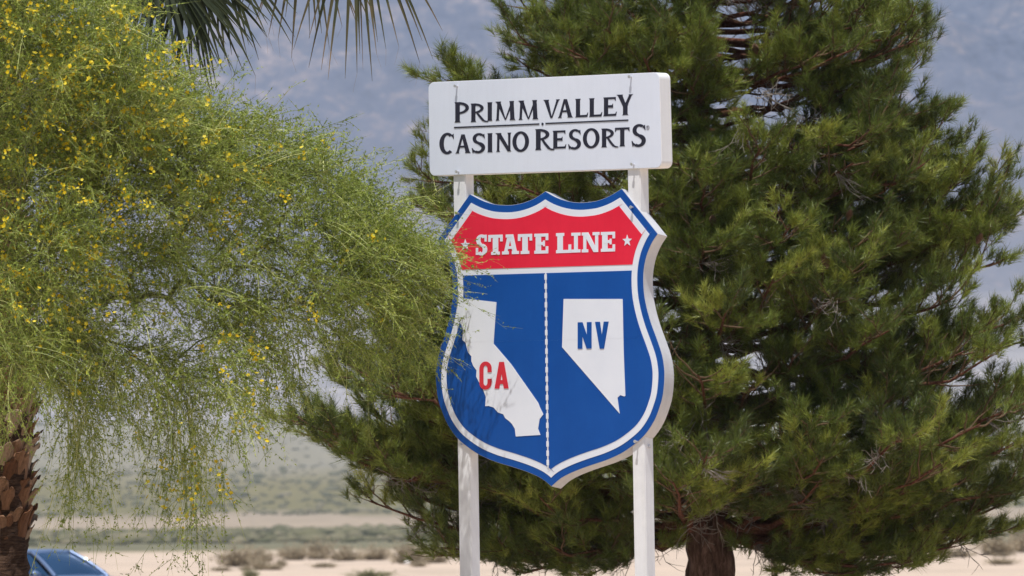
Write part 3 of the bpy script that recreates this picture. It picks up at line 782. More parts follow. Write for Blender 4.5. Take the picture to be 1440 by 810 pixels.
# young pine standing behind the big one
sap_o = at(1086, 790, 106.0); sap_o[2] = 0
sap = empty('pine_sapling', sap_o)
tag(sap, 'slender young pine with a thin pale trunk beside the large pine trunk', 'tree')
zt_ = at(1086, 600, 106.0)[2]
zz = np.linspace(-.1, zt_, 10); V, Fq = tube(np.stack([.03 * np.sin(zz * 2), .02 * np.cos(zz * 3), zz], 1), np.interp(zz, [0, zt_], [.048, .018]), 8)
np_obj('trunk', V, Fq, bark('sapling_bark', (.14, .10, .07), (.26, .19, .14), (.36, .28, .22)), sap, smooth=True)
tuft_c, tuft_a, tuft_s, tuft_t, limb_list = [], [], [], [], []
twig_acc, dead_acc = Acc(), Acc()
for k in range(16):
    z = at(1086, 765, 106.)[2] + k * .085; a = k * 2.4; r = .65 + .2 * rng.random()
    grow_limb(sap_o + [0, 0, z], sap_o + [r * math.cos(a), r * math.sin(a), z + .12], .8)
twig_acc.V = [v - sap_o for v in twig_acc.V]
for P, R in limb_list: twig_acc.add(tube(P - sap_o, R * .7, 4)[0], tube(P, R, 4)[1])
twig_acc.obj('twigs', pine_twig, sap, kind='stuff')
V, Fc, tone = needles(np.array(tuft_c), np.array(tuft_a), np.array(tuft_s), 26, .125, .0045, sap_o)
np_obj('needles', V, Fc, needle_mat, sap, tone, kind='stuff')

# ------------------------------------------------------------------ fan palm
PALM_Y = 83.6
pk = F / PALM_Y
p0 = at(-10, 700, PALM_Y); PX = p0[0]
palm = empty('palm_tree', (PX, PALM_Y, 0))
tag(palm, 'fan palm with shaggy brown trunk of old leaf bases and drooping fronds', 'tree')
z_cr = at(-10, -150, PALM_Y)[2]
zz = np.linspace(-.2, z_cr, 120)
rad = np.interp(zz, [-.2, 0, 1.0, 1.45, 1.9, 2.6, 4, z_cr], [.42, .38, .30, .29, .31, .34, .28, .23])
V, Fq = rough_tube(np.stack([0 * zz, 0 * zz, zz], 1), rad, 36, .06, 9)
palm_fibre = bark('palm_fibre', (.035, .02, .013), (.09, .05, .032), (.19, .115, .075), (5, 5, 30), 1.0)
p_tr = np_obj('trunk', V, Fq, palm_fibre, palm, smooth=True)
def boot_mat():
    M = Mat('palm_leaf_base')
    oi = M.node('ShaderNodeObjectInfo'); n = M.noise(3.0, 6, .7, M.coord('Object', (18, 18, 3)))
    base = M.ramp(oi.outputs['Random'], [(0, (.15, .068, .033)), (.35, (.26, .128, .066)), (.65, (.34, .205, .125)), (1, (.42, .32, .235))])
    M.set(M.mix(.8, base, M.ramp(n, [(.3, (.35, .33, .3)), (.65, (1.15, 1.15, 1.15))]), 'MULTIPLY'), .85, **{'Specular IOR Level': .2}); M.bump(n, .7, .02)
    return M.m
boot_m = boot_mat()
def boot_mesh(seed):
    """old leaf base: a stiff tapering tongue, hollow in section, split and ragged at its tip; y = outward, z = up"""
    r = random.Random(seed); nu, nv = 5, 6; V = []; Fc = []
    L = r.uniform(.20, .27); W = r.uniform(.078, .102); curl = r.uniform(.03, .085); cut = r.uniform(-.35, .35)
    for side in (0, 1):
        for j in range(nv):
            t = j / (nv - 1)
            for i in range(nu):
                s = i / (nu - 1) * 2 - 1
                w = W * (1.0 - .45 * t ** 1.3)
                x = s * w; z = L * t * (1 - (.16 * (abs(s - cut)) if j == nv - 1 else 0)) + (r.uniform(-.012, .012) if j == nv - 1 else 0)
                y = .012 + curl * t ** 1.6 * 1.3 - .030 * s * s * (1 - .3 * t) + (0 if side == 0 else -(.022 * (1 - t) + .007))
                V.append((x, y, z))
    n1 = nu * nv
    for j in range(nv - 1):
        for i in range(nu - 1):
            a = j * nu + i; Fc.append((a, a + 1, a + nu + 1, a + nu)); b = a + n1; Fc.append((b + nu, b + nu + 1, b + 1, b))
    for j in range(nv - 1):
        for i, f in ((0, 1), (nu - 1, 0)):
            a = j * nu + i; Fc.append((a, a + nu, a + nu + n1, a + n1) if f else (a + n1, a + nu + n1, a + nu, a))
    for i in range(nu - 1):
        a = (nv - 1) * nu + i; Fc.append((a, a + 1, a + 1 + n1, a + n1))
    return np.array(V), np.array(Fc)
boots = [boot_mesh(i) for i in range(5)]
boot_meshes = [np_mesh('leaf_base', V, Fc, boot_m) for V, Fc in boots]
rest = Acc()
row = 0; z = at(20, 742, PALM_Y)[2] - .12; nper = 12
while z < z_cr - .3:
    for k in range(nper):
        a = 2 * math.pi * (k + .5 * (row % 2)) / nper + random.uniform(-.12, .12)
        R = float(np.interp(z, zz, rad)) - .02; tilt = random.uniform(-.06, .22); roll = random.uniform(-.28, .28); sc = random.uniform(.8, 1.15)
        M4 = Matrix.Translation((R * math.sin(a), -R * math.cos(a), z + random.uniform(-.05, .05))) @ Matrix.Rotation(a + math.pi, 4, 'Z') @ Matrix.Rotation(-tilt, 4, 'X') @ Matrix.Rotation(roll, 4, 'Y') @ Matrix.Scale(sc, 4)
        vi = random.randrange(5)
        if z < 3.45:
            o = bpy.data.objects.new('leaf_base', boot_meshes[vi]); link(o, p_tr); o.matrix_local = M4
        else:
            Vb, Fb = boots[vi]; A4 = np.array(M4); rest.add(Vb @ A4[:3, :3].T + A4[:3, 3], Fb)
    row += 1; z += .112
rest.obj('upper_leaf_bases', boot_m, p_tr, kind='stuff')
frond_mat = leafmat('palm_frond', [(0, (.035, .045, .018)), (.3, (.06, .068, .025)), (.55, (.12, .10, .045)), (.8, (.24, .17, .09)), (1, (.34, .25, .16))], .25, .45, .35)
PA = np.array([PX, PALM_Y, 0])
def frond(hub, fwd, seglen, nseg, spread, brown, droop, seed):
    r = np.random.default_rng(seed); fwd = unit(np.array(fwd, float))
    crown_p = PA + [0, 0, z_cr - .1]
    hub = np.array(hub, float)
    side = unit(np.cross(fwd, [0.15, -.9, .35])); nrm = np.cross(side, fwd)
    acc = Acc()
    t = np.linspace(0, 1, 9)[:, None]; Pp = crown_p + (hub - crown_p) * t; Pp[:, 2] += (.35 * np.linalg.norm(hub - crown_p) * t * (1 - t)).ravel()
    V, Fq = tube(Pp, np.linspace(.035, .014, 9), 6); acc.add(V - PA, Fq, .3 + .4 * brown)
    for i in range(nseg):
        a = math.radians(spread) * (2 * i / (nseg - 1) - 1) + r.normal() * .03
        d = unit(fwd * math.cos(a) + side * math.sin(a) + nrm * r.normal() * .06)
        L = seglen * (0.72 + .28 * math.cos(a)) * r.uniform(.85, 1.08); n = 8
        tt_ = np.linspace(0, 1, n + 1)
        P = hub + d * (L * tt_)[:, None]; P[:, 2] -= droop * L * tt_ ** 2.4 * r.uniform(.6, 1.3)
        P += nrm * (r.normal() * .05 * L * tt_ ** 2)[:, None]
        w = np.interp(tt_, [0, .4, .75, 1], [.010, .021, .011, .0012])
        T = unit(np.gradient(P, axis=0)); S = unit(np.cross(T, nrm + .25 * r.normal(size=3))); N = np.cross(S, T)
        V = np.stack([P - S * w[:, None] + N * (w * .5)[:, None], P, P + S * w[:, None] + N * (w * .5)[:, None]], 1).reshape(-1, 3)
        j = np.arange(n)[:, None] * 3; c = np.arange(2)[None, :]
        Fq = np.stack([j + c, j + c + 1, j + c + 4, j + c + 3], -1).reshape(-1, 4)
        tn = np.repeat(np.clip(brown + .55 * np.clip((tt_[:-1] - .55) / .45, 0, 1) * r.uniform(.3, 1.2) + r.normal() * .08, 0, 1), 2)
        acc.add(V - PA, Fq, tn)
        if r.random() < .35:       # loose thread at the tip
            e = P[-1]; q = e + np.array([r.normal() * .05, 0, -r.uniform(.08, .2)])
            acc.add(np.array([e, e + [.002, 0, 0], q + [.001, 0, 0], q]) - PA, np.array([[0, 1, 2, 3]]), .9)
    return acc.obj('frond', frond_mat, palm)
frond(at(222, -62, PALM_Y - .5), (.2, -.15, -.85), 1.0, 34, 62, .0, .25, 1)
frond(at(262, -52, PALM_Y - .3), (.15, -.1, -.85), .88, 28, 55, .0, .25, 7)
frond(at(300, -75, PALM_Y - .1), (.45, -.1, -.7), .80, 22, 60, .12, .30, 2)
frond(at(428, -138, PALM_Y + .2), (.05, -.1, -.9), .95, 18, 42, .25, .25, 3)
frond(at(498, -140, PALM_Y - .2), (.10, -.05, -.85), 1.12, 20, 34, .28, .30, 4)
for k in range(13):
    a = k * 2.4 + .9; e = random.uniform(-.3, .9); rr_ = random.uniform(1.1, 1.6)
    if math.sin(a) < .1 and abs(math.cos(a)) < .93: continue
    if math.cos(a) > .45 and e < .35: e += .6
    h = PA + [rr_ * math.cos(a), rr_ * math.sin(a), z_cr + rr_ * e * .7 + .15]
    frond(h, (math.cos(a), math.sin(a), e - .4), .95, 22, 75, random.uniform(.0, .3), .35, 20 + k)

# ------------------------------------------------------------------ palo verde
tw_mat = leafmat('palo_verde_twigs', [(0, (.09, .11, .03)), (.5, (.26, .30, .075)), (1, (.54, .54, .21))], .05, .5, .3)
lf_mat = leafmat('palo_verde_leaves', [(0, (.09, .125, .022)), (.5, (.26, .335, .052)), (1, (.50, .54, .10))], .3, .5, .25)
fl_mat = leafmat('palo_verde_flowers', [(0, (.62, .42, .015)), (.5, (.78, .60, .025)), (1, (.85, .72, .10))], .35, .6, .1)
pvk = bark('palo_verde_bark', (.06, .07, .03), (.13, .14, .06), (.22, .20, .11), (6, 6, 2), .4)
def pv_Y(u): return float(np.interp(u, [-300, 0, 300, 560, 650], [80.0, 80.2, 80.9, 81.75, 82.0]))
def pv_T(u): return float(np.interp(u, [-300, 0, 300, 560, 650], [1.5, 1.45, 1.05, .45, .3]))
PV_ROOT = at(-270, 800, 80.2); PV_ROOT[2] = 0
pv = empty('palo_verde_tree', PV_ROOT)
tag(pv, 'feathery palo verde tree with yellow blossom hanging in front of the palm trunk', 'tree')
poly = np.array([(-320, -150), (40, -150), (120, -40), (190, 50), (265, 135), (345, 180), (430, 225), (520, 285), (580, 345), (588, 410), (560, 470), (500, 500), (430, 450), (380, 490), (330, 545), (250, 565), (190, 535), (120, 565), (85, 535), (0, 525), (-320, 550)], float)
def inside(p):
    c = False; n = len(poly)
    for i in range(n):
        a, b = poly[i - 1], poly[i]
        if (a[1] > p[1]) != (b[1] > p[1]) and p[0] < (b[0] - a[0]) * (p[1] - a[1]) / (b[1] - a[1]) + a[0]: c = not c
    return c
def pv_density(u, v):
    d = 1.0
    if 130 < u < 450 and v > 250: d = .55
    if 300 < u < 390 and 250 < v < 330: d = .5
    if u < 0: d = .5
    if v < 0: d = .55
    if (u > 150 and v < 75) or (u > 210 and v < 115): d *= .12
    if 170 < u < 300 and 370 < v < 480: d *= .75
    return d
hubs = []; huv = []
while len(hubs) < 960:
    u = rng.uniform(-320, 600); v = rng.uniform(-150, 560)
    if not inside((u, v)) or rng.random() > pv_density(u, v): continue
    hubs.append(at(u, v, pv_Y(u) + pv_T(u) * np.clip(rng.normal() * .55, -1, 1))); huv.append((u, v))
extra = [(258, 575, 9), (268, 610, 9), (272, 640, 7), (286, 590, 6), (112, 580, 8), (122, 600, 8), (104, 570, 6), (395, 520, 5), (410, 500, 5), (190, 545, 5), (225, 560, 5), (345, 545, 4)]
strand = {}
for u, v, n in extra:
    strand[len(hubs)] = n * 2; hubs.append(at(u, v, pv_Y(u) + rng.normal() * .25)); huv.append((u, v))
hubs = np.array(hubs); huv = np.array(huv)
fork = at(-255, 600, 80.2)
order = np.argsort(np.linalg.norm(hubs - fork, axis=1))
nodes = [fork]; plen = [0.0]; par = [-1]; hub_node = {}
for i in order:
    N_ = np.array(nodes); d = np.linalg.norm(N_ - hubs[i], axis=1) + .22 * np.array(plen) + .35 * np.clip(N_[:, 2] - hubs[i][2], -1, 0) * -1 * 0
    j = int(np.argmin(d)); nodes.append(hubs[i]); plen.append(plen[j] + np.linalg.norm(nodes[j] - hubs[i])); par.append(j); hub_node[i] = len(nodes) - 1
desc = [1] * len(nodes)
for k in range(len(nodes) - 1, 0, -1): desc[par[k]] += desc[k]
limb_acc = Acc()
rad_n = lambda k: .0021 * desc[k] ** .46 + .0010
for k in range(1, len(nodes)):
    j = par[k]; L = np.linalg.norm(nodes[k] - nodes[j]); P = branch_path(nodes[j], nodes[k], -.10 * L, 6)
    r1 = rad_n(k); r0 = min(rad_n(j), r1 * 1.35) if j else r1 * 1.3
    limb_acc.add(*[q if i else q - PV_ROOT for i, q in enumerate(tube(P, np.linspace(r0, r1, 6), 5))], rng.random())
limb_acc.obj('branches', pvk, pv, kind='stuff')
zz = np.linspace(-.15, fork[2], 16); V, Fq = rough_tube(np.stack([np.interp(zz, [0, fork[2]], [PV_ROOT[0], fork[0]]) + .05 * np.sin(zz * 2.2), 0 * zz + PV_ROOT[1], zz], 1), np.interp(zz, [0, fork[2]], [.16, .095]), 14, .05, 4)
np_obj('trunk', V - PV_ROOT, Fq, pvk, pv, smooth=True)

# branchlets
B0, BD, BL, Bb, Buv = [], [], [], [], []
for i in range(len(hubs)):
    k = hub_node[i]; out = unit(hubs[i] - nodes[par[k]]); u, v = huv[i]
    down = np.clip((v - 250) / 330, 0, 1)
    if i in strand:
        for q_ in range(strand[i]):
            B0.append(hubs[i] + rng.normal(size=3) * [.09, .12, .10]); BD.append(unit(np.array([rng.normal() * .25, rng.normal() * .25, -1.0]))); BL.append(rng.uniform(.55, 1.08) if v > 550 else rng.uniform(.3, .6)); Bb.append(np.array([rng.normal() * .08, rng.normal() * .08, -.12])); Buv.append((u, v))
        continue
    nb = (11 if u > 450 else 9) if u > -60 else 4
    for q_ in range(nb):
        right = np.clip(u / 500, 0, 1)
        g = np.array([.25 + .55 * right, -.1, .45 - .95 * down])
        d = unit(out * .5 + g * .8 + rng.normal(size=3) * .75)
        B0.append(hubs[i] + rng.normal(size=3) * .03); BD.append(d); BL.append(rng.uniform(.28, .66)); Bb.append(np.array([rng.normal() * .12, rng.normal() * .12, -.18 - .5 * down * rng.random() - .12 * rng.random()])); Buv.append((u, v))
B0, BD, BL, Bb, Buv = map(np.array, (B0, BD, BL, Bb, Buv))
NB = len(B0)
KB = 7
tw = Acc(); lv = Acc()
bt = rng.random(NB)
V, Fq, bp, bd = ribbons(B0, BD, BL, .0058, Bb, KB, .4)
tw.add(V - PV_ROOT, Fq, np.repeat(np.clip(bt * .8 + .2, 0, 1), KB))
# twiglets off each branchlet
TPB = 11
tt_ = rng.uniform(.08, 1.0, (NB, TPB)); idx = tt_ * KB; i0 = np.minimum(idx.astype(int), KB - 1); fr = (idx - i0)[..., None]
ar = np.arange(NB)[:, None]
tpos = (bp[ar, i0] * (1 - fr) + bp[ar, i0 + 1] * fr).reshape(-1, 3); tdir = bd[ar, i0].reshape(-1, 3)
NT = len(tpos)
td = unit(tdir * .8 + rng.normal(size=(NT, 3)) * .55); tl = rng.uniform(.05, .20, NT)
tb = rng.normal(size=(NT, 3)) * .15 + np.array([0, 0, -.12])
ttn = np.clip(np.repeat(bt, TPB) * .6 + rng.random(NT) * .4, 0, 1)
V, Fq, tp_, tdd = ribbons(tpos, td, tl, .0040, tb, 2, .4)
tw.add(V - PV_ROOT, Fq, np.repeat(ttn, 2))
tw.obj('twigs', tw_mat, pv, kind='stuff')
# leaflets
LPT = 6
li = rng.integers(0, 2, (NT, LPT)); lf = rng.random((NT, LPT, 1)); at_ = np.arange(NT)[:, None]
lp = (tp_[at_, li] * (1 - lf) + tp_[at_, li + 1] * lf).reshape(-1, 3); ld = tdd[at_, li].reshape(-1, 3)
NL = len(lp)
ldr = unit(ld * .5 + rng.normal(size=(NL, 3)) * .7); ls = rng.uniform(.014, .027, NL)[:, None]; sdv = unit(np.cross(ldr, rng.normal(size=(NL, 3)))) * ls * .27
V = np.stack([lp - sdv, lp + sdv, lp + ldr * ls], 1).reshape(-1, 3)
lv.add(V - PV_ROOT, np.arange(NL * 3).reshape(-1, 3), np.clip(np.repeat(ttn, LPT) * .5 + rng.random(NL) * .5, 0, 1))
lv.obj('leaves', lf_mat, pv, kind='stuff')
# blossom
def fl_w(u, v):
    w = .10
    if u < 170 and 60 < v < 430: w = 1.0
    elif u < 330 and v < 330: w = .55
    if 255 < u < 330 and 410 < v < 540: w = 1.4
    if 230 < u < 320 and 540 < v < 700: w = .7
    if u < 60 and v < 130: w = .5
    if u > 330 and v < 400: w = .08
    if u > 420: w = .04
    return w
front_ = np.array([b_[1] - pv_Y(q_[0]) for b_, q_ in zip(B0, Buv)])
wts = np.array([fl_w(*q_) for q_ in Buv]) * np.where(front_ < -.35, 1.0, .12); wts /= wts.sum()
sel = rng.choice(NB, 800, False, wts); fc = []
for b in sel:
    n = int(rng.integers(2, 13)); s = rng.uniform(.45, .9, n) * KB; i0 = np.minimum(s.astype(int), KB - 1); f = (s - i0)[:, None]
    fc.append(bp[b, i0] * (1 - f) + bp[b, i0 + 1] * f + rng.normal(size=(n, 3)) * .024 + [0, -.03, .015])
fc = np.concatenate(fc); NF = len(fc)
fn = unit(rng.normal(size=(NF, 3)) + [-.2, -.7, .7]); fa = unit(np.cross(fn, rng.normal(size=(NF, 3)))); fb = np.cross(fn, fa)
fl = Acc(); fs = rng.uniform(.012, .020, NF)[:, None]; ft = rng.random(NF)
for k in range(5):
    a = k * 2 * math.pi / 5; e = fa * math.cos(a) + fb * math.sin(a); g = -fa * math.sin(a) + fb * math.cos(a)
    V = np.stack([fc, fc + e * fs * .6 + g * fs * .42 + fn * fs * .2, fc + e * fs * 1.1 + fn * fs * .25, fc + e * fs * .6 - g * fs * .42 + fn * fs * .2], 1).reshape(-1, 3)
    fl.add(V - PV_ROOT, np.arange(NF * 4).reshape(-1, 4), ft)
fl.obj('flowers', fl_mat, pv, kind='stuff')

# ------------------------------------------------------------------ parked car
CAR_Y, CB = 198.0, math.radians(40)
fv = np.array([math.cos(CB), -math.sin(CB), 0]); lvv = np.array([math.sin(CB), math.cos(CB), 0])
corner = at(44, 775, CAR_Y)
car_o = corner - fv * .30 - lvv * (-.56); car_o[2] = 0
car = empty('parked_car', car_o, -CB)
tag(car, 'blue grey sedan parked on the sand beyond the palm trunk', 'car')
car_paint = Mat('blue_grey_car_paint').set((.12, .18, .31), .32, Metallic=.3, **{'Coat Weight': .6}).m
glass_m = Mat('tinted_car_glass').set((.015, .045, .10), .08, **{'Specular IOR Level': .6}).m
rubber = paint('tyre_rubber', (.015, .015, .015), (.03, .03, .03), .8, 20)
chrome = Mat('car_chrome').set((.75, .75, .76), .12, Metallic=1.0).m
lampm = Mat('headlight_lens').set((.75, .78, .8), .1).m
ROOF = corner[2]
def loft(name, secs, mat, parent, closed=True, caps=True):
    n = len(secs[0]); bm = bmesh.new(); R = [[bm.verts.new(p) for p in s] for s in secs]
    for a, b in zip(R[:-1], R[1:]):
        for i in range(n if closed else n - 1): bm.faces.new((a[i], a[(i + 1) % n], b[(i + 1) % n], b[i]))
    if caps: bm.faces.new(R[0]); bm.faces.new(R[-1][::-1])
    bmesh.ops.recalc_face_normals(bm, faces=bm.faces[:])
    return bm_obj(name, bm, mat, parent, True)
secs = []
for x, hw, zb, zt in ((-2.30, .62, .42, .74), (-2.22, .80, .30, .88), (-1.8, .88, .26, .96), (-1.0, .905, .22, .97), (0, .91, .2, .955), (.9, .905, .2, .94), (1.15, .90, .22, .93), (1.7, .88, .25, .86), (2.1, .82, .28, .76), (2.28, .66, .36, .62)):
    secs.append([(x, hw * .92, zb), (x, hw, zb + .25 * (zt - zb)), (x, hw, zb + .62 * (zt - zb)), (x, hw * .93, zt - .05), (x, hw * .72, zt), (x, 0, zt + .018), (x, -hw * .72, zt), (x, -hw * .93, zt - .05), (x, -hw, zb + .62 * (zt - zb)), (x, -hw, zb + .25 * (zt - zb)), (x, -hw * .92, zb)])
loft('body', secs, car_paint, car)
RZ = ROOF
topF, topR, baseF, baseR = .30, -.95, 1.10, -1.62
tw_, bw_ = .56, .74
rs = []
for x, z, w in ((topR - .06, RZ - .05, tw_ - .03), (topR + .15, RZ - .005, tw_), (-.35, RZ + .015, tw_ + .01), (topF - .1, RZ + .0, tw_), (topF + .06, RZ - .035, tw_ - .01)):
    rs.append([(x, w, z - .035), (x, w - .02, z), (x, w * .5, z + .022), (x, 0, z + .028), (x, -w * .5, z + .022), (x, -w + .02, z), (x, -w, z - .035), (x, 0, z - .03)])
loft('roof', rs, car_paint, car)
def quad_obj(name, pts, mat, parent, bulge=(0, 0, 0), n=6):
    a, b, c, d = [np.array(p, float) for p in pts]; V = []
    for j in range(n + 1):
        for i in range(n + 1):
            s, t = i / n, j / n; V.append((a * (1 - s) + b * s) * (1 - t) + (d * (1 - s) + c * s) * t + np.array(bulge) * 16 * s * (1 - s) * t * (1 - t))
    I = np.arange(n)[:, None] * (n + 1); J = np.arange(n)[None, :]
    return np_obj(name, np.array(V), np.stack([I + J, I + J + 1, I + J + n + 2, I + J + n + 1], -1).reshape(-1, 4), mat, parent, smooth=True)
quad_obj('windshield', ((baseF, bw_, .93), (baseF, -bw_, .93), (topF, -tw_, RZ - .02), (topF, tw_, RZ - .02)), glass_m, car, (.12, 0, .05))
quad_obj('rear_window', ((baseR, -bw_, .96), (baseR, bw_, .96), (topR, tw_, RZ - .03), (topR, -tw_, RZ - .03)), glass_m, car, (-.05, 0, .02))
for s in (1, -1):
    quad_obj('side_window', ((-.30, s * bw_ * 1.08, .93), (baseF - .12, s * bw_ * 1.07, .93), (topF - .05, s * (tw_ + .01), RZ - .05), (-.30, s * (tw_ + .02), RZ - .03)), glass_m, car)
    quad_obj('side_window', ((baseR + .2, s * bw_ * 1.05, .95), (-.36, s * bw_ * 1.08, .93), (-.36, s * (tw_ + .02), RZ - .03), (topR + .05, s * (tw_ + .01), RZ - .05)), glass_m, car)
    for pa, pb, r in (((baseF + .04, s * bw_ * 1.04, .90), (topF + .02, s * tw_, RZ - .02), .042), ((-.33, s * bw_ * 1.09, .92), (-.33, s * (tw_ + .02), RZ - .03), .03), ((baseR - .02, s * bw_ * 1.03, .93), (topR - .03, s * tw_, RZ - .03), .06), ((topF, s * tw_, RZ - .02), (topR, s * tw_, RZ - .03), .035)):
        V, Fq = tube(np.linspace(pa, pb, 6) + np.array([[0, 0, .03 * math.sin(math.pi * t)] for t in np.linspace(0, 1, 6)]), [r] * 6, 8); np_obj('pillar', V, Fq, car_paint, car, smooth=True)
    V, Fq = tube(np.array([(.80, s * .84, .94), (.79, s * .93, .95), (.78, s * 1.03, .955), (.78, s * 1.06, .955)]), [.03, .075, .08, .03], 8); np_obj('mirror', V, Fq, car_paint, car, smooth=True)
    bm = bmesh.new(); bmesh.ops.create_uvsphere(bm, u_segments=12, v_segments=8, radius=1); bmesh.ops.scale(bm, vec=(.12, .20, .075), verts=bm.verts); bmesh.ops.translate(bm, vec=(2.12, s * .60, .64), verts=bm.verts)
    bm_obj('headlight', bm, lampm, car, True)
    for x in (1.38, -1.38):
        w = empty('wheel', (0, 0, 0)); w.parent = car; w.location = (x, s * .80, .315)
        bm = bmesh.new(); prev = None; prof = [(.20, -.10), (.30, -.10), (.318, -.06), (.318, .06), (.30, .10), (.20, .10)]; R = []
        for k in range(28):
            a = k * 2 * math.pi / 28; R.append([bm.verts.new((r * math.cos(a), y, r * math.sin(a))) for r, y in prof])
        for k in range(28):
            for j in range(6): bm.faces.new((R[k][j], R[k][(j + 1) % 6], R[(k + 1) % 28][(j + 1) % 6], R[(k + 1) % 28][j]))
        bm_obj('tyre', bm, rubber, w, True)
        bm = bmesh.new()
        for k in range(5):
            a = k * 2 * math.pi / 5; b = bmesh.ops.create_cube(bm, size=1)['verts']; bmesh.ops.scale(bm, vec=(.19, .03, .05), verts=b); bmesh.ops.translate(bm, vec=(.105, s * .07, 0), verts=b); bmesh.ops.rotate(bm, matrix=Matrix.Rotation(a, 3, 'Y'), verts=b)
        c = bmesh.ops.create_cone(bm, cap_ends=True, segments=20, radius1=.205, radius2=.205, depth=.08)['verts']; bmesh.ops.rotate(bm, matrix=Matrix.Rotation(math.pi / 2, 3, 'X'), verts=c)
        bm_obj('rim', bm, chrome, w)

# ------------------------------------------------------------------ desert shrubs
dry_m = leafmat('dry_shrub', [(0, (.28, .22, .14)), (.5, (.40, .33, .22)), (1, (.56, .48, .35))], .45, .9, .1)
grn_m = leafmat('creosote', [(0, (.17, .17, .08)), (.5, (.25, .24, .12)), (1, (.36, .33, .19))], .3, .8, .1)
def shrub_mesh(seed, mat):
    global rng
    rng = np.random.default_rng(seed); N = 150; acc = Acc()
    d = unit(np.stack([rng.normal(size=N) * .75, rng.normal(size=N) * .75, np.abs(rng.normal(size=N)) * .6 + .35], 1))
    sc = np.array([.55, .55, .95]); P0 = rng.normal(size=(N, 3)) * [.10, .10, .0]
    V, Fq, p, dd = ribbons(P0, d * sc, rng.uniform(.6, 1.15, N), .03, rng.normal(size=(N, 3)) * .12 + [0, 0, -.08], 4, .4)
    acc.add(V, Fq, np.repeat(rng.random(N) * .6, 4))
    M_ = 1500; i = rng.integers(0, N, M_); j = rng.integers(1, 5, M_); c = p[i, j] + rng.normal(size=(M_, 3)) * .055; c[:, 2] = np.maximum(c[:, 2], .02)
    e = unit(rng.normal(size=(M_, 3)) + [0, 0, .5]); s = rng.uniform(.05, .11, M_)[:, None]; w = unit(np.cross(e, rng.normal(size=(M_, 3)))) * s * .35
    acc.add(np.stack([c, c + e * s * .5 + w, c + e * s, c + e * s * .5 - w], 1).reshape(-1, 3), np.arange(M_ * 4).reshape(-1, 4), rng.random(M_))
    me = np_mesh('shrub', np.concatenate(acc.V), np.concatenate(acc.F), mat, np.concatenate(acc.t)); return me
dry_v = [shrub_mesh(30 + i, dry_m) for i in range(3)]; grn_v = [shrub_mesh(40 + i, grn_m) for i in range(2)]
def eye_v(u): return EYE_Y + (720 - u) * ROLL
spots = [(335, 797, 62, 34, 0), (368, 791, 40, 24, 0), (414, 788, 42, 24, 0), (448, 787, 48, 32, 0), (486, 789, 46, 26, 0), (528, 788, 46, 24, 0), (576, 793, 56, 36, 0), (612, 792, 38, 28, 0),
         (826, 787, 54, 22, 0), (800, 781, 34, 14, 0), (852, 778, 36, 14, 0), (1402, 781, 62, 34, 0), (1442, 777, 50, 40, 0), (1345, 784, 46, 16, 0), (1120, 772, 60, 30, 1), (1165, 776, 44, 24, 1),
         (522, 812, 62, 13, 1), (352, 812, 24, 14, 1), (690, 786, 36, 16, 0), (730, 781, 40, 14, 0), (1220, 778, 44, 20, 0), (1290, 774, 50, 20, 0)]
rs_ = random.Random(5)
for _ in range(26):
    u_ = rs_.choice([rs_.uniform(150, 640), rs_.uniform(300, 640), rs_.uniform(700, 880), rs_.uniform(1200, 1440)]); spots.append((u_, rs_.uniform(776, 803) - (u_ - 400) * .008, rs_.uniform(16, 46), rs_.uniform(6, 17), 0))
labels = {0: 'dry tan desert shrub on the open sand', 1: 'low olive green desert shrub on the open sand'}
special = {0: 'widest dry tan shrub under the hanging palo verde twigs', 6: 'dry tan shrub with a pale stone lying in front of it', 7: 'dry tan shrub close beside the left white sign post', 8: 'wide low dry shrub between the two white sign posts', 12: 'tall dry shrub at the far edge of the pine boughs', 16: 'flat green shrub low on the sand left of the sign post', 17: 'tiny green shrub on the sand near the widest dry shrub'}
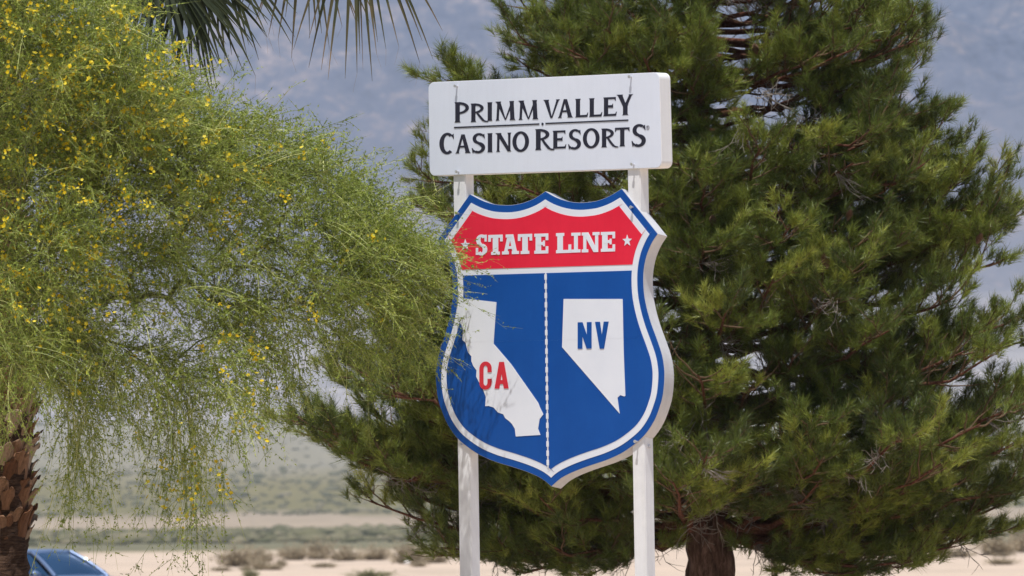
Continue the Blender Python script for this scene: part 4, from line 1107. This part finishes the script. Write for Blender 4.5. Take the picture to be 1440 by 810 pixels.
for n, (u, v, w, h, kind) in enumerate(spots):
    dv = v - eye_v(u); dist = CAM_H * F / dv; p = at(u, v, dist); p[2] = 0
    o = bpy.data.objects.new('desert_shrub', (grn_v if kind else dry_v)[n % (2 if kind else 3)]); link(o)
    o.location = Vector(p); kx = w * 1.25 / F * dist / 1.25; kz = h * .9 / F * dist / .95
    o.scale = (kx, kx, kz); o.rotation_euler = (0, 0, n * 1.7)
    tag(o, special.get(n, labels[kind] if n < 22 else 'small low tuft of dry brush on the open sand'), 'shrub', 'green shrubs on the sand' if kind else ('dry shrubs on the sand' if n < 22 else 'small tufts of dry brush'))
# pale stone beside a shrub
bm = bmesh.new(); bmesh.ops.create_icosphere(bm, subdivisions=2, radius=.5)
for v_ in bm.verts: v_.co *= random.uniform(.82, 1.12)
bmesh.ops.scale(bm, vec=(.42, .3, .34), verts=bm.verts)
rk = bm_obj('rock', bm, paint('pale_stone', (.62, .58, .54), (.8, .77, .73), .9, 5)); dist = CAM_H * F / (794 - eye_v(573)); p = at(573, 794, dist); rk.location = (p[0], p[1] - 1.0, .12)
tag(rk, 'small pale stone lying in front of a dry shrub', 'rock')
# far scrub on the valley floor
N = 7000; rg = np.random.default_rng(21)
ico = bmesh.new(); bmesh.ops.create_icosphere(ico, subdivisions=1, radius=1.0)
IV = np.array([v_.co[:] for v_ in ico.verts]); IF = np.array([[v_.index for v_ in f.verts] for f in ico.faces]); ico.free()
Yd = np.where(rg.random(N) < .62, rg.uniform(4300, 7200, N), rg.uniform(2150, 3300, N)); Xd = rg.uniform(-1, 1, N) * (.075 * Yd + 60)
sz = rg.uniform(.7, 1.7, N) * np.where(rg.random(N) < .08, 1.9, 1.0)
V = IV[None] * rg.uniform(.7, 1.25, (N, len(IV), 1)) * (sz[:, None] * np.stack([rg.uniform(1, 2, N), np.ones(N), rg.uniform(.5, .8, N)], 1))[:, None, :] + np.stack([Xd, Yd, ground_z(Xd, Yd) + .3], 1)[:, None, :]
FF = IF[None] + (np.arange(N) * len(IV))[:, None, None]
sc_o = np_obj('desert_scrub', V.reshape(-1, 3), FF.reshape(-1, 3), leafmat('far_scrub', [(0, (.09, .09, .045)), (.6, (.14, .13, .07)), (1, (.22, .19, .12))], .0, .9, .05), tone=np.repeat(rg.random(N), len(IF)), kind='stuff')
tag(sc_o, 'far olive scrub covering the valley floor', 'scrub')
